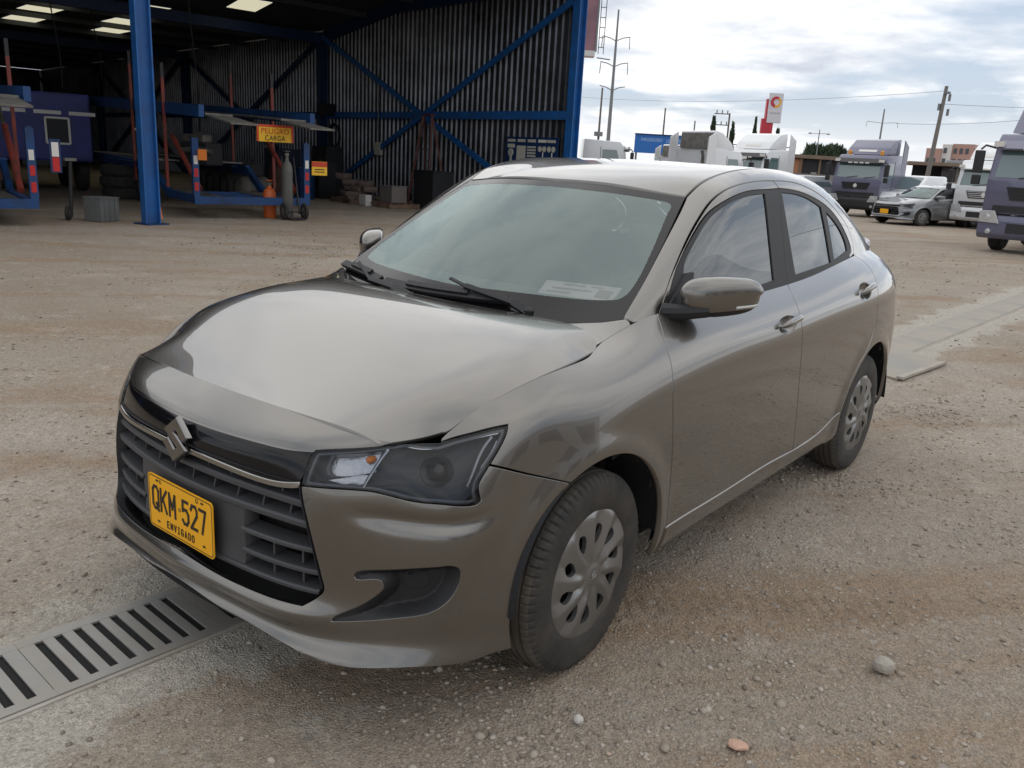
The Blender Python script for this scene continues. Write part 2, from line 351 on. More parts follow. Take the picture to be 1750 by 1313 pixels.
# traced panel outlines in surface coordinates
D={"h_top_in":[[0.4575,0.7532],[0.5104,0.7835],[0.5606,0.818]],
"h_top_mid":[[0.5606,0.818],[0.6349,0.8377],[0.786,0.8179]],
"h_top_out":[[0.786,0.8179],[0.8427,0.8143],[0.8909,0.8063],[0.9523,0.7928],[1.0122,0.7736]],
"h_out":[[1.0122,0.7736],[1.0019,0.7575],[0.9742,0.7362],[0.9376,0.7138]],
"h_out2":[[0.9376,0.7138],[0.9114,0.6918],[0.9056,0.6779],[0.9146,0.6407]],
"h_bot":[[0.9146,0.6407],[0.9051,0.6345],[0.8209,0.6494],[0.7655,0.6534],[0.7103,0.6609],[0.6677,0.6686],[0.6369,0.67],[0.5592,0.6596],[0.4682,0.6467]],
"h_in":[[0.4682,0.6467],[0.4671,0.6753],[0.4668,0.7078],[0.4575,0.7532]],
"fb_seam":[[0.9376,0.7138],[1.0168,0.6689],[1.1115,0.6103],[1.1987,0.5481]],
"arch_f":[[1.0003,0.1104],[0.9939,0.151],[0.9904,0.1854],[0.991,0.2173],[0.9943,0.2482],[1.0001,0.2794],[1.0086,0.3121],[1.0198,0.3467],[1.0336,0.3821],[1.05,0.4164],[1.0687,0.4477],[1.0897,0.4755],[1.1127,0.4994],[1.1375,0.519],[1.1642,0.5341],[1.1925,0.545],[1.2224,0.552],[1.2534,0.5555],[1.2853,0.5561],[1.3178,0.5539],[1.3506,0.5492],[1.3835,0.542],[1.4162,0.5322],[1.4484,0.5199],[1.48,0.505],[1.5106,0.4875],[1.54,0.4676],[1.568,0.4453],[1.5943,0.4208],[1.6188,0.3942],[1.6414,0.3662],[1.6618,0.3374],[1.68,0.3088],[1.6959,0.2809],[1.7092,0.2536],[1.7199,0.2252],[1.728,0.1948],[1.7333,0.1657],[1.7358,0.1393],[1.7355,0.113]],
"arch_r":[[3.4511,0.0752],[3.4476,0.1032],[3.4466,0.1267],[3.4479,0.1491],[3.4516,0.1725],[3.4576,0.1986],[3.466,0.2256],[3.4766,0.2505],[3.4894,0.2736],[3.5043,0.2956],[3.5212,0.3165],[3.54,0.3361],[3.5605,0.3542],[3.5828,0.3707],[3.6065,0.3853],[3.6317,0.3981],[3.6581,0.4089],[3.6856,0.4178],[3.7141,0.4247],[3.7433,0.4297],[3.7732,0.4327],[3.8036,0.4338],[3.8343,0.4329],[3.865,0.43],[3.8956,0.4251],[3.9256,0.4184],[3.9547,0.4097],[3.9827,0.3992],[4.0094,0.3868],[4.0346,0.3728],[4.058,0.3571],[4.0796,0.3397],[4.0993,0.3208],[4.1169,0.3005],[4.1326,0.2788],[4.1464,0.2558],[4.1583,0.2314],[4.1683,0.2054],[4.1762,0.1788],[4.1819,0.1529],[4.1857,0.127],[4.1878,0.0992],[4.1896,0.0655],[4.193,0.02]],
"door_f":[[1.8503,0.8333],[1.8096,0.7881],[1.7607,0.7248],[1.7414,0.6621],[1.7292,0.5954],[1.7387,0.5067],[1.7558,0.4029],[1.7737,0.2959],[1.7899,0.2065],[1.8082,0.1325]],
"sill":[[1.8082,0.1325],[2.2379,0.1288],[2.6627,0.1351],[3.009,0.1278],[3.2293,0.1411],[3.3426,0.1618],[3.3993,0.2055]],
"sill_bot":[[1.6414,0.1224],[2.0531,0.0435],[2.4989,0.0657],[3.0641,0.0758],[3.3271,0.0824],[3.418,0.122]],
"bseam":[[2.8571,0.8437],[2.817,0.7955],[2.7862,0.7285],[2.7742,0.6666],[2.7725,0.6121],[2.7807,0.5323],[2.8085,0.4509],[2.8657,0.3122],[2.9509,0.1256]],
"rdoor":[[4.0409,0.8134],[3.8504,0.7391],[3.7565,0.6656],[3.7443,0.5817],[3.762,0.5218],[3.7354,0.4799],[3.6619,0.4443]],
"hoodseam":[[0.7964,0.8272],[0.8188,0.8329],[0.8572,0.8386],[0.9247,0.8478],[1.017,0.8543],[1.154,0.8524],[1.3299,0.834],[1.4361,0.8257],[1.4843,0.8356]],
"black_top":[[-0.0032,0.7461],[0.0955,0.7477],[0.258,0.7466],[0.3956,0.7425],[0.4575,0.7532]],
"chrome":[[0.0319,0.6453],[0.0813,0.6422],[0.2893,0.6363],[0.3857,0.649],[0.4666,0.6557]],
"grille_side":[[0.4682,0.6467],[0.4985,0.5098],[0.5153,0.4326],[0.5312,0.3613],[0.5379,0.3354],[0.5337,0.3191],[0.4841,0.2702]],
"grille_bot":[[0.4841,0.2702],[0.4031,0.269],[0.3248,0.2687],[0.2377,0.2682],[0.1507,0.271],[0.0399,0.2828]],
"lip":[[0.0451,0.1436],[0.0799,0.1409],[0.1964,0.1313],[0.3136,0.1275],[0.4335,0.11],[0.4888,0.0994],[0.5216,0.0834],[0.5562,0.0955],[0.6288,0.1034],[0.7561,0.1138],[0.8846,0.1061],[0.9525,0.1154]],
"fog":[[0.618,0.3817],[0.6265,0.3932],[0.6905,0.4075],[0.7672,0.4266],[0.8308,0.439],[0.8503,0.4306],[0.8558,0.4103],[0.847,0.359],[0.8202,0.3062],[0.7793,0.2728],[0.7186,0.2578],[0.6566,0.247],[0.5687,0.2333],[0.5739,0.2485],[0.6279,0.2879],[0.6757,0.3314],[0.6886,0.3541],[0.6832,0.3733],[0.6646,0.3783],[0.6236,0.372]],
"fog_c":[[0.7552,0.3654]],
"dseam":[[-0.4765,1.0068],[-0.5116,1.048],[-0.5718,1.1065],[-0.65,1.1675],[-0.7549,1.2397],[-0.8927,1.3238],[-1.0109,1.383],[-1.1407,1.4158],[-1.3104,1.4358],[-1.4729,1.4409],[-1.6662,1.4391],[-1.8634,1.4147],[-2.0774,1.3668],[-2.27,1.302],[-2.4154,1.2282],[-2.4513,1.16],[-2.4249,1.1057]],
"dlo":[[-0.5246,1.014],[-0.5497,1.064],[-0.6354,1.1499],[-0.7325,1.218],[-0.8478,1.2893],[-0.9477,1.339],[-1.0757,1.3766],[-1.2365,1.4009],[-1.3818,1.4065],[-1.5211,1.41],[-1.7081,1.4019],[-1.88,1.3779],[-2.0885,1.3331],[-2.2762,1.2574],[-2.3771,1.1745],[-2.3933,1.1241],[-2.3428,1.1048],[-2.0229,1.0679],[-1.7375,1.0485],[-1.4907,1.0347],[-1.2013,1.0233],[-0.8195,1.0179]],
"glass_f":[[-0.6338,1.0449],[-0.6618,1.1419],[-0.723,1.1962],[-0.8296,1.2668],[-0.9403,1.3234],[-1.0656,1.3602],[-1.2205,1.3837],[-1.3613,1.3909],[-1.3592,1.2592],[-1.3581,1.0582],[-1.1638,1.046],[-0.8686,1.0421]],
"glass_r":[[-1.5312,1.3963],[-1.6875,1.3899],[-1.8429,1.3681],[-1.9862,1.3344],[-2.0149,1.2159],[-2.0311,1.0882],[-1.7873,1.075],[-1.5873,1.0634],[-1.5583,1.2189]],
"glass_q":[[-2.0602,1.3128],[-2.239,1.2397],[-2.3222,1.1661],[-2.3266,1.1276],[-2.0864,1.0954],[-2.0779,1.2136]],
"bsplit":[[-1.5373,1.4419],[-1.5107,1.4122],[-1.4939,1.2558],[-1.4901,1.0324]],
"ws_edge":[[-0.3369,1.0058],[-0.4799,1.0948],[-0.6673,1.2136],[-0.9253,1.3704]],
"hood_rear_px":[[-0.1035,0.72],[-0.1506,0.6909],[-0.1833,0.6551],[-0.2701,0.5421],[-0.1844,0.4751],[-0.176,0.3137],[-0.25,0.0926],[-0.25,-0.0807]],
"split":[[0.6022,0.5834],[0.6553,0.4564],[0.6595,0.2159],[0.6569,0.0547]],
"crease":[[0.5993,0.563],[0.3739,0.6644],[0.0572,0.7241]],
"hl_turn":[[0.5138,0.7138],[0.4996,0.7568],[0.5838,0.8037],[0.6253,0.7348],[0.5807,0.7107],[0.5284,0.696]],
"hl_low":[[0.5132,0.6742],[0.5807,0.7107],[0.6162,0.7204],[0.6191,0.6816],[0.5371,0.6728]],
"hl_div":[[0.593,0.8135],[0.6183,0.7456],[0.623,0.6786]],
"hl_bowl":[[0.7918,0.7511]],
"hl_bulb":[[0.5805,0.7728]],
"hl_bar":[[0.959,0.7713],[0.9143,0.7496],[0.8756,0.6871]],
"handle_f":[[2.5063,0.6612],[2.6296,0.6507],[2.7587,0.661]],
"handle_r":[[3.4461,0.6657],[3.5642,0.6656],[3.6992,0.6718]],
"wiper_l":[[0.3764,0.9747],[0.3096,0.9913],[0.1055,1.0163],[0.0221,1.0325],[-0.3102,0.9869],[0.2764,0.9998]],
"wiper_r":[[-0.1027,0.9652],[-0.2079,0.9755],[-0.3773,0.9756],[-0.5559,1.0148],[-0.67,1.0055],[-0.3474,0.9878]]}
# =================================================================== the yard
DDIR = Vector((-.999,.045,0)).normalized(); DC = Vector((.56,-.25,0)); DN = Vector((DDIR.y,-DDIR.x,0))
def drain(a, c, z=0): return DC+DDIR*a+DN*c+Vector((0,0,z))
def ground_material():
    m = bpy.data.materials.new('gravelly_dirt'); m.use_nodes = True; t = m.node_tree; b = t.nodes['Principled BSDF']; L = t.links
    b.inputs['Roughness'].default_value = .95; b.inputs['Specular IOR Level'].default_value = .2
    P = nd(t, 'ShaderNodeTexCoord').outputs['Object']
    def noise(sc, det=6., ro=.6, di=0., vec=P):
        n = nd(t, 'ShaderNodeTexNoise', i_Scale=sc, i_Detail=det, i_Roughness=ro, i_Distortion=di); L.new(vec, n.inputs['Vector']); return n.outputs[0]
    mp = nd(t, 'ShaderNodeMapping'); L.new(P, mp.inputs[0]); mp.vector_type = 'TEXTURE'; mp.inputs['Rotation'].default_value = (0,0,radians(140)); mp.inputs['Scale'].default_value = (5.5,.55,1)
    big = noise(.22, 5.); mid = noise(1.1, 6.); fine = noise(22, 6., .7); tracks = noise(.9, 5., .6, .4, mp.outputs[0])
    c = ramp(t, big, [(.36, (.31,.25,.19)), (.5, (.365,.306,.243)), (.64, (.41,.355,.295))])
    c = mixc(t, ramp(t, mid, [(.42, (0,0,0)), (.66, (.75,)*3)]), c, (.325,.278,.228))
    c = mixc(t, ramp(t, mth(t, 'ADD', mth(t, 'MULTIPLY', tracks, .7), mth(t, 'MULTIPLY', noise(2.2, 8., .7), .3)), [(.48, (0,0,0)), (.60, (.8,)*3)]), c, (.305,.218,.145))
    c = mixc(t, ramp(t, noise(3.1, 7., .65), [(.55, (0,0,0)), (.68, (.5,)*3)]), c, (.48,.415,.345))
    # concrete shoulders of the drain and pale dust beside them
    sp = nd(t, 'ShaderNodeSeparateXYZ'); L.new(P, sp.inputs[0])
    dd = mth(t, 'ADD', mth(t, 'ADD', mth(t, 'MULTIPLY', sp.outputs[1], .999), mth(t, 'MULTIPLY', sp.outputs[0], .045)), .2246)
    ad = mth(t, 'ADD', mth(t, 'ABSOLUTE', dd), mth(t, 'MULTIPLY', mth(t, 'SUBTRACT', noise(1.7, 7., .7), .5), .9))
    band = ramp(t, ad, [(.36, (1,1,1)), (.43, (.15,)*3), (.8, (0,0,0))])
    conc = mixc(t, noise(5., 8., .7), (.40,.365,.312), (.56,.52,.455))
    c = mixc(t, mth(t, 'MULTIPLY', band, .85), c, conc)
    # small stones: voronoi cells of their own grey
    vo = nd(t, 'ShaderNodeTexVoronoi', i_Scale=62.0); L.new(P, vo.inputs['Vector'])
    vs = nd(t, 'ShaderNodeTexVoronoi', i_Scale=24.0); L.new(P, vs.inputs['Vector'])
    sepc = nd(t, 'ShaderNodeSeparateColor'); L.new(vo.outputs['Color'], sepc.inputs[0])
    stone = ramp(t, sepc.outputs[0], [(0, (.20,.185,.17)), (.5, (.36,.335,.30)), (1, (.56,.53,.48))])
    patch = ramp(t, noise(.8, 7., .7), [(.42, (.08,)*3), (.66, (1,1,1))])
    msk = mth(t, 'MULTIPLY', mth(t, 'MULTIPLY', mth(t, 'GREATER_THAN', sepc.outputs[1], .45), mth(t, 'LESS_THAN', vo.outputs['Distance'], .42)), patch)
    c = mixc(t, mth(t, 'MULTIPLY', msk, .75), c, stone)
    # coarse grit everywhere and a few bigger flat stones pressed into the dirt
    vg = nd(t, 'ShaderNodeTexVoronoi', i_Scale=150.0); L.new(P, vg.inputs['Vector']); sg_ = nd(t, 'ShaderNodeSeparateColor'); L.new(vg.outputs['Color'], sg_.inputs[0])
    grit = ramp(t, sg_.outputs[0], [(0, (.62,)*3), (.5, (1.0,)*3), (1, (1.42,)*3)])
    c = mixc(t, .55, c, grit, 'MULTIPLY')
    sv = nd(t, 'ShaderNodeSeparateColor'); L.new(vs.outputs['Color'], sv.inputs[0])
    msk2 = mth(t, 'MULTIPLY', mth(t, 'GREATER_THAN', sv.outputs[1], .82), mth(t, 'LESS_THAN', mth(t, 'ADD', vs.outputs['Distance'], mth(t, 'MULTIPLY', fine, .25)), .46))
    c = mixc(t, mth(t, 'MULTIPLY', msk2, .6), c, ramp(t, sv.outputs[0], [(0, (.24,.215,.185)), (1, (.47,.435,.385))]))
    c = mixc(t, .55, c, mixc(t, fine, (.45,)*3, (1.55,)*3), 'MULTIPLY')
    # two faint wheel tracks pressed across the dirt
    mt = nd(t, 'ShaderNodeMapping'); L.new(P, mt.inputs[0]); mt.vector_type = 'TEXTURE'; mt.inputs['Rotation'].default_value = (0,0,radians(136)); spt = nd(t, 'ShaderNodeSeparateXYZ'); L.new(mt.outputs[0], spt.inputs[0])
    wob = mth(t, 'MULTIPLY', mth(t, 'SUBTRACT', noise(.35, 2.), .5), .9)
    vv = mth(t, 'ADD', spt.outputs[1], wob)
    d1 = mth(t, 'ABSOLUTE', mth(t, 'ADD', vv, .30)); d2 = mth(t, 'ABSOLUTE', mth(t, 'ADD', vv, 1.74)); d3 = mth(t, 'ABSOLUTE', mth(t, 'ADD', vv, 3.9))
    dm = mth(t, 'MINIMUM', mth(t, 'MINIMUM', d1, d2), d3)
    rut = ramp(t, mth(t, 'ADD', dm, mth(t, 'MULTIPLY', mth(t, 'SUBTRACT', noise(9., 5.), .5), .10)), [(.055, (1,1,1)), (.125, (0,0,0))])
    wv_ = nd(t, 'ShaderNodeTexWave', i_Scale=5.5, i_Distortion=1.5); L.new(mt.outputs[0], wv_.inputs['Vector'])
    rutm = mth(t, 'MULTIPLY', rut, ramp(t, noise(.7, 4.), [(.38, (.15,)*3), (.6, (1,1,1))]))
    c = mixc(t, mth(t, 'MULTIPLY', rutm, .5), c, mixc(t, 1.0, c, (.74,.70,.66), 'MULTIPLY'))
    L.new(c, b.inputs['Base Color'])
    hr = mth(t, 'MULTIPLY', rutm, mth(t, 'SUBTRACT', mth(t, 'MULTIPLY', wv_.outputs[0], .55), .75))
    h = mth(t, 'ADD', mth(t, 'ADD', mth(t, 'ADD', mth(t, 'MULTIPLY', fine, .8), mth(t, 'ADD', mth(t, 'MULTIPLY', msk2, .45), mth(t, 'MULTIPLY', mth(t, 'SUBTRACT', .5, vg.outputs['Distance']), .3))), mth(t, 'MULTIPLY', noise(5., 8., .72), 1.2)), mth(t, 'ADD', mth(t, 'MULTIPLY', msk, mth(t, 'MULTIPLY', mth(t, 'SUBTRACT', .5, vo.outputs['Distance']), .9)), mth(t, 'MULTIPLY', noise(90, 3.), .25)))
    h = mth(t, 'ADD', h, hr)
    bn = nd(t, 'ShaderNodeBump', i_Strength=.9, i_Distance=.022); L.new(h, bn.inputs['Height']); L.new(bn.outputs[0], b.inputs['Normal'])
    return m
GM = ground_material()
def vnoise(x, y, seed):
    """cheap smooth value noise"""
    r = np.random.default_rng(seed); T = r.random((256,256)); xi = np.floor(x).astype(int); yi = np.floor(y).astype(int); fx = x-xi; fy = y-yi
    fx = fx*fx*(3-2*fx); fy = fy*fy*(3-2*fy); g = lambda a, b: T[a % 256, b % 256]
    return (g(xi,yi)*(1-fx)+g(xi+1,yi)*fx)*(1-fy)+(g(xi,yi+1)*(1-fx)+g(xi+1,yi+1)*fx)*fy
def ground_h(x, y):
    near_ = np.clip(1-np.maximum(np.abs(x+1)-8, np.abs(y)-8)/6, 0, 1)
    tr_ = x*cos(radians(140))+y*sin(radians(140)); tc_ = -x*sin(radians(140))+y*cos(radians(140))
    h = (vnoise(tr_*.22, tc_*2.6, 7)-.5)*.022+(vnoise(x*1.3, y*1.3, 1)-.5)*.016+(vnoise(x*4, y*4, 2)-.5)*.009+(vnoise(x*11, y*11, 3)-.5)*.005
    d = np.abs(.999*y+.045*x+.2246); keep = np.clip((d-.20)/.25, 0, 1)
    for wx in (0, -2.45):
        for wy in (.76, -.76): keep = np.minimum(keep, np.clip((np.hypot(x-wx, y-wy)-.12)/.2, 0, 1))
    return h*near_*keep-.004*(d < .168)
def axis(lo, a, b, hi, st):
    core = np.arange(a, b, st); L = [core]; q = b; s = st
    out = []
    while q < hi: out.append(q); s *= 1.25; q += s
    out.append(hi); q = a; s = st; inn = []
    while q > lo: s *= 1.25; q -= s; inn.append(q)
    inn[-1] = lo
    return np.r_[inn[::-1], core, out]
gx = axis(-3200, -7, 2.6, 3200, .035); gy = axis(-3200, -5, 2.6, 3200, .035)
# a gap in the sheet where the channel under the grating runs
GX, GY = np.meshgrid(gx, gy, indexing='ij'); GZ = ground_h(GX, GY)
nx, ny = GX.shape; idx = np.arange(nx*ny).reshape(nx, ny)
quads = np.stack([idx[:-1,:-1], idx[1:,:-1], idx[1:,1:], idx[:-1,1:]], -1).reshape(-1, 4)
cxm = (GX[:-1,:-1]+GX[1:,1:]).ravel()/2; cym = (GY[:-1,:-1]+GY[1:,1:]).ravel()/2
gme = bpy.data.meshes.new('ground'); gme.from_pydata(np.c_[GX.ravel(), GY.ravel(), GZ.ravel()].tolist(), [], quads.tolist()); gme.materials.append(GM)
gme.polygons.foreach_set('use_smooth', [True]*len(gme.polygons)); gme.update()
tag(link('ground', gme), kind='structure')

# ---- drain: a row of slotted plates in a steel frame
DUSTP = mat('dusty_cover_plate', (.27,.26,.235), .75, .05, var=(3,.25), dirt=((.36,.30,.235), 2.2, .97), bump=(50,.1)); STEEL = mat('worn_galvanised_plate', (.285,.28,.268), .5, .2, var=(6,.25), dirt=((.30,.265,.215), 5, .8), bump=(50,.08))
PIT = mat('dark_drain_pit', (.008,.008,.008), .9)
CONC = mat('pale_concrete_edge', (.40,.37,.325), .9, var=(9,.2), dirt=((.28,.235,.18), 4, .8), bump=(60,.4))
dr = tag(empty('drain_grating', 'slotted grey steel drain grating running across the dirt and under the sedan', 'drain', (.56,-.25,0), absolute=True))
def dquad(mb, a0, a1, c0, c1, z0, z1):
    P = [drain(a, c, z) for z in (z0, z1) for a, c in ((a0,c0),(a1,c0),(a1,c1),(a0,c1))]
    return mb.add(P, [(0,1,2,3),(7,6,5,4),(0,4,5,1),(1,5,6,2),(2,6,7,3),(3,7,4,0)])
PITCH, SW = .0548, .0240
plate_len = PITCH*9
pl = MB(); dquad(pl, 0, plate_len, -.168, -.131, .0, .008); dquad(pl, 0, plate_len, .134, .168, .0, .008)
for k in range(9):
    dquad(pl, k*PITCH+(SW/2 if k else .0), (k+1)*PITCH-SW/2 if k < 8 else plate_len-.0015, -.131, .134, .0005, .0075)
PLM = None
pl2 = MB(); dquad(pl2, .0, plate_len*2-.004, -.168, .168, .0, .008); PLM2 = None
for i in range(-6, 28):
    a0 = -.0575-PITCH*.0+i*plate_len
    if i > 2 and i % 2: continue
    if i > 2:
        if PLM2 is None: o = pl2.build('cover_plate', DUSTP, dr); PLM2 = o.data
        else: o = link('cover_plate', PLM2, dr)
        o.location = DDIR*(a0+.002-plate_len); continue
    if PLM is None:
        o = pl.build('grate_plate', STEEL, dr, bevel=.0012); PLM = o.data; ref = a0
    else: o = link('grate_plate', PLM, dr)
    o.location = DDIR*(a0+.002)
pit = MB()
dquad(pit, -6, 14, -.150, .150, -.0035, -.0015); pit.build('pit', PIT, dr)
for c0, c1, z in ((-.184,-.1695,.004), (.1695,.184,.004)):
    mb = MB(); dquad(mb, -6, 14, c0, c1, -.03, z); mb.build('frame_edge', CONC, dr)
# loose plates of the yard further back
lp = tag(empty('cover_plate', 'loose ribbed grey plate lying beside the far end of the drain behind the sedan', 'plate', (-5.2,.32,0), absolute=True))
q = MB(); PT = [(-6.1,.14),(-4.95,.10),(-4.80,.43),(-5.75,.53)]
q.add([(x,y,.012) for x,y in PT]+[(x,y,-.01) for x,y in PT], [(0,1,2,3),(7,6,5,4),(0,4,5,1),(1,5,6,2),(2,6,7,3),(3,7,4,0)]); q.build('sheet', DUSTP, lp)
q = MB(); q.bar((-4.82,.445,.016), (-5.75,.545,.016), .05, .02); q.build('edge_strip', CONC, lp)

# ---- loose gravel
def stones(n, seed, xr, yr, smin, smax, name, dens=0.0):
    r = np.random.default_rng(seed)
    ico = np.array([(0,0,1),(.89,0,.45),(.28,.85,.45),(-.72,.53,.45),(-.72,-.53,.45),(.28,-.85,.45),(.72,.53,-.45),(-.28,.85,-.45),(-.89,0,-.45),(-.28,-.85,-.45),(.72,-.53,-.45),(0,0,-1)])
    F = np.array([(0,1,2),(0,2,3),(0,3,4),(0,4,5),(0,5,1),(1,6,2),(2,7,3),(3,8,4),(4,9,5),(5,10,1),(6,7,2),(7,8,3),(8,9,4),(9,10,5),(10,6,1),(11,7,6),(11,8,7),(11,9,8),(11,10,9),(11,6,10)])
    x = r.uniform(*xr, n*4); y = r.uniform(*yr, n*4)
    p = .08+1.9*np.clip(vnoise(x*.8+5, y*.8, 11)*.5+vnoise(x*2.3, y*2.3, 12)*.5-.5, 0, 1)**1.2*2.4
    k = r.random(n*4) < p; d = np.abs(.999*y+.045*x+.2246); k &= d > .24
    x, y = x[k][:n], y[k][:n]; m = len(x); s = smin*(smax/smin)**(r.random(m)**3.0)
    V = ico[None]*(1+r.uniform(-.34,.34,(m,12,1)))*s[:,None,None]; V[:,:,2] *= r.uniform(.45,.8,m)[:,None]
    a = r.uniform(0,2*pi,m); ca, sa = np.cos(a)[:,None], np.sin(a)[:,None]; st = r.uniform(.75,1.4,m)[:,None]
    X = V[:,:,0]*st; Y = V[:,:,1]; V2 = np.stack([X*ca-Y*sa+x[:,None], X*sa+Y*ca+y[:,None], V[:,:,2]+ground_h(x,y)[:,None]+s[:,None]*.18], -1)
    me = bpy.data.meshes.new(name); me.vertices.add(m*12); me.vertices.foreach_set('co', V2.ravel())
    FF = (F[None]+np.arange(m)[:,None,None]*12).reshape(-1, 3); nf = len(FF)
    me.loops.add(nf*3); me.loops.foreach_set('vertex_index', FF.ravel()); me.polygons.add(nf); me.polygons.foreach_set('loop_start', np.arange(nf)*3); me.update(calc_edges=True)
    me.materials.append(STONEM); return tag(link(name, me), kind='stuff')
def stone_material():
    m = bpy.data.materials.new('mixed_gravel'); m.use_nodes = True; t = m.node_tree; b = t.nodes['Principled BSDF']; b.inputs['Roughness'].default_value = .92
    g = nd(t, 'ShaderNodeNewGeometry'); c = ramp(t, g.outputs['Random Per Island'], [(0, (.17,.14,.11)), (.35, (.30,.25,.20)), (.7, (.37,.32,.262)), (.95, (.43,.385,.33)), (1, (.46,.34,.25))]); t.links.new(c, b.inputs['Base Color']); return m
STONEM = stone_material()
stones(48000, 5, (-4.2,1.5), (-2.2,2.3), .0018, .0095, 'gravel')
stones(16000, 6, (-9,1.6), (-9,3.2), .004, .015, 'gravel')
stones(5000, 8, (-20,0), (-16,1.5), .008, .022, 'gravel')
def rock(name, label, loc, s, col, seed, flat=.7):
    m = mat(name+'_surface', col, .9, var=(30,.12), bump=(80,.3)); me = bpy.data.meshes.new(name); bm = bmesh.new(); bmesh.ops.create_icosphere(bm, subdivisions=2, radius=1)
    r = random.Random(seed)
    for v in bm.verts: v.co *= 1+r.uniform(-.10,.10); v.co = Vector((v.co.x*s[0], v.co.y*s[1], max(v.co.z, -.6)*s[2]))
    bm.to_mesh(me); bm.free(); me.materials.append(m); o = link(name, me); o.location = loc; o.rotation_euler = (0,0,r.uniform(0,3)); return tag(o, label, 'stone')
rock('stone', 'fist-sized pale grey stone alone on the dirt right of the front wheel', (-.636,1.532,.016), (.033,.030,.028), (.36,.325,.28), 3)
rock('stone', 'small flat salmon-pink stone lying on the dirt in front of the wheel', (.020,1.352,.006), (.028,.022,.010), (.52,.33,.24), 4)
rock('stone', 'small white pebble just below the front tyre', (.23,.985,.010), (.014,.013,.012), (.55,.52,.48), 5)

# =================================================================== the open warehouse
P0 = Vector((-16.22,-10.90,0)); WS = Vector((-.1526,-.9883,0)).normalized(); WN = Vector((-WS.y, WS.x, 0))
def W(s, l, z=0): return P0+WS*s+WN*l+Vector((0,0,z))
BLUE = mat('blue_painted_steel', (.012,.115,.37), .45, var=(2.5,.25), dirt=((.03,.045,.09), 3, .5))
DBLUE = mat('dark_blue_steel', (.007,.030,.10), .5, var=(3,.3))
ZINC = mat('weathered_corrugated_sheet', (.175,.185,.205), .38, .8, var=(.8,.35), dirt=((.055,.055,.06), 1.1, .85))
ROOFM = mat('dark_roof_sheet', (.06,.065,.075), .7, .2, var=(1.5,.3))
def trans(name, col):
    m = bpy.data.materials.new(name); m.use_nodes = True; t = m.node_tree; t.nodes.clear(); a = nd(t, 'ShaderNodeBsdfTranslucent'); a.inputs[0].default_value = (*col, 1); b = nd(t, 'ShaderNodeBsdfDiffuse'); b.inputs[0].default_value = (*col, 1)
    mx = nd(t, 'ShaderNodeMixShader', i_0=.3); o = nd(t, 'ShaderNodeOutputMaterial'); t.links.new(a.outputs[0], mx.inputs[1]); t.links.new(b.outputs[0], mx.inputs[2]); t.links.new(mx.outputs[0], o.inputs[0]); return m
SKYL = trans('yellowed_translucent_sheet', (.80,.74,.52))
wh = empty('warehouse', 'open-fronted corrugated metal warehouse with blue steel posts behind the sedan', 'warehouse', (-16.22,-10.90,0), absolute=True)
def roofz(s): return 5.42+.14*max(0, 12.2-max(s, 8.0))
def corr(s0, s1, l, z0f, z1f, face=1, per=.232, dep=.045):
    mb = MB(); V = []; s = s0; prof = [(0,0),(.10,0),(.13,1),(.20,1)]
    while s < s1:
        for a, d_ in prof:
            ss = s+a/.232*per
            if ss > s1: break
            V.append((ss, d_*dep))
        s += per
    P = []; 
    for ss, d_ in V: P += [W(ss, l+d_*face, z0f(ss)), W(ss, l+d_*face, z1f(ss))]
    return mb.add(P, [(2*i, 2*i+2, 2*i+3, 2*i+1) for i in range(len(V)-1)])
for k in range(4):
    s0, s1 = .12+12.2*k, 12.2*(k+1)+.12
    corr(s0, s1, -.16, lambda s: .0, lambda s: roofz(s)-.02).build('wall_sheet', ZINC, wh)
bw = MB(); V = []
l = -.16; P = []
while l < 30:
    for a, d_ in ((0,0),(.10,0),(.13,1),(.20,1)): P += [W(48.95-d_*.045, l+a, 0), W(48.95-d_*.045, l+a, 5.4)]
    l += .232
bw.add(P, [(2*i, 2*i+2, 2*i+3, 2*i+1) for i in range(len(P)//2-1)]).build('back_wall_sheet', ZINC, wh)
MB().bar(W(0,30,2.7), W(49,30,2.7), .08, 5.4).build('side_wall', ROOFM, wh)
# roof of sheets with translucent lights between them
SL = [(19.9,22.0,6.7,7.8),(16.6,18.3,7.0,8.1),(14.2,15.5,7.2,8.3),(19.6,21.9,3.7,4.75),(17.0,18.6,4.3,5.35),(14.9,16.2,4.7,5.75),(12.9,14.0,5.0,6.05),(10.3,11.5,2.9,3.85),(22.4,24.4,9.7,10.7),(18.6,20.4,10.2,11.2)]
sb = sorted({-.7, 8.0, 12.2, 49} | {round(v, 2) for q in SL for v in q[:2]}); lb = sorted({-.4, 31} | {round(v, 2) for q in SL for v in q[2:]})
rf = MB()
for a, b in zip(sb, sb[1:]):
    for c, d_ in zip(lb, lb[1:]):
        if any(q[0]-.01 <= a and b <= q[1]+.01 and q[2]-.01 <= c and d_ <= q[3]+.01 for q in SL): continue
        rf.add([W(a,c,roofz(a)), W(b,c,roofz(b)), W(b,d_,roofz(b)), W(a,d_,roofz(a))], [(0,1,2,3)])
rf.build('roof', ROOFM, wh)
for q in SL:
    MB().add([W(q[0],q[2],roofz(q[0])-.004), W(q[1],q[2],roofz(q[1])-.004), W(q[1],q[3],roofz(q[1])-.004), W(q[0],q[3],roofz(q[0])-.004)], [(0,1,2,3)]).build('skylight', SKYL, wh)
for s in (1.5, 4.2, 6.9, 9.5, 15.2, 18.4, 21.4, 27.5, 30.5, 33.5):
    MB().bar(W(s,-.1,roofz(s)-.13), W(s,30,roofz(s)-.13), .07, .16).build('purlin', ROOFM, wh)
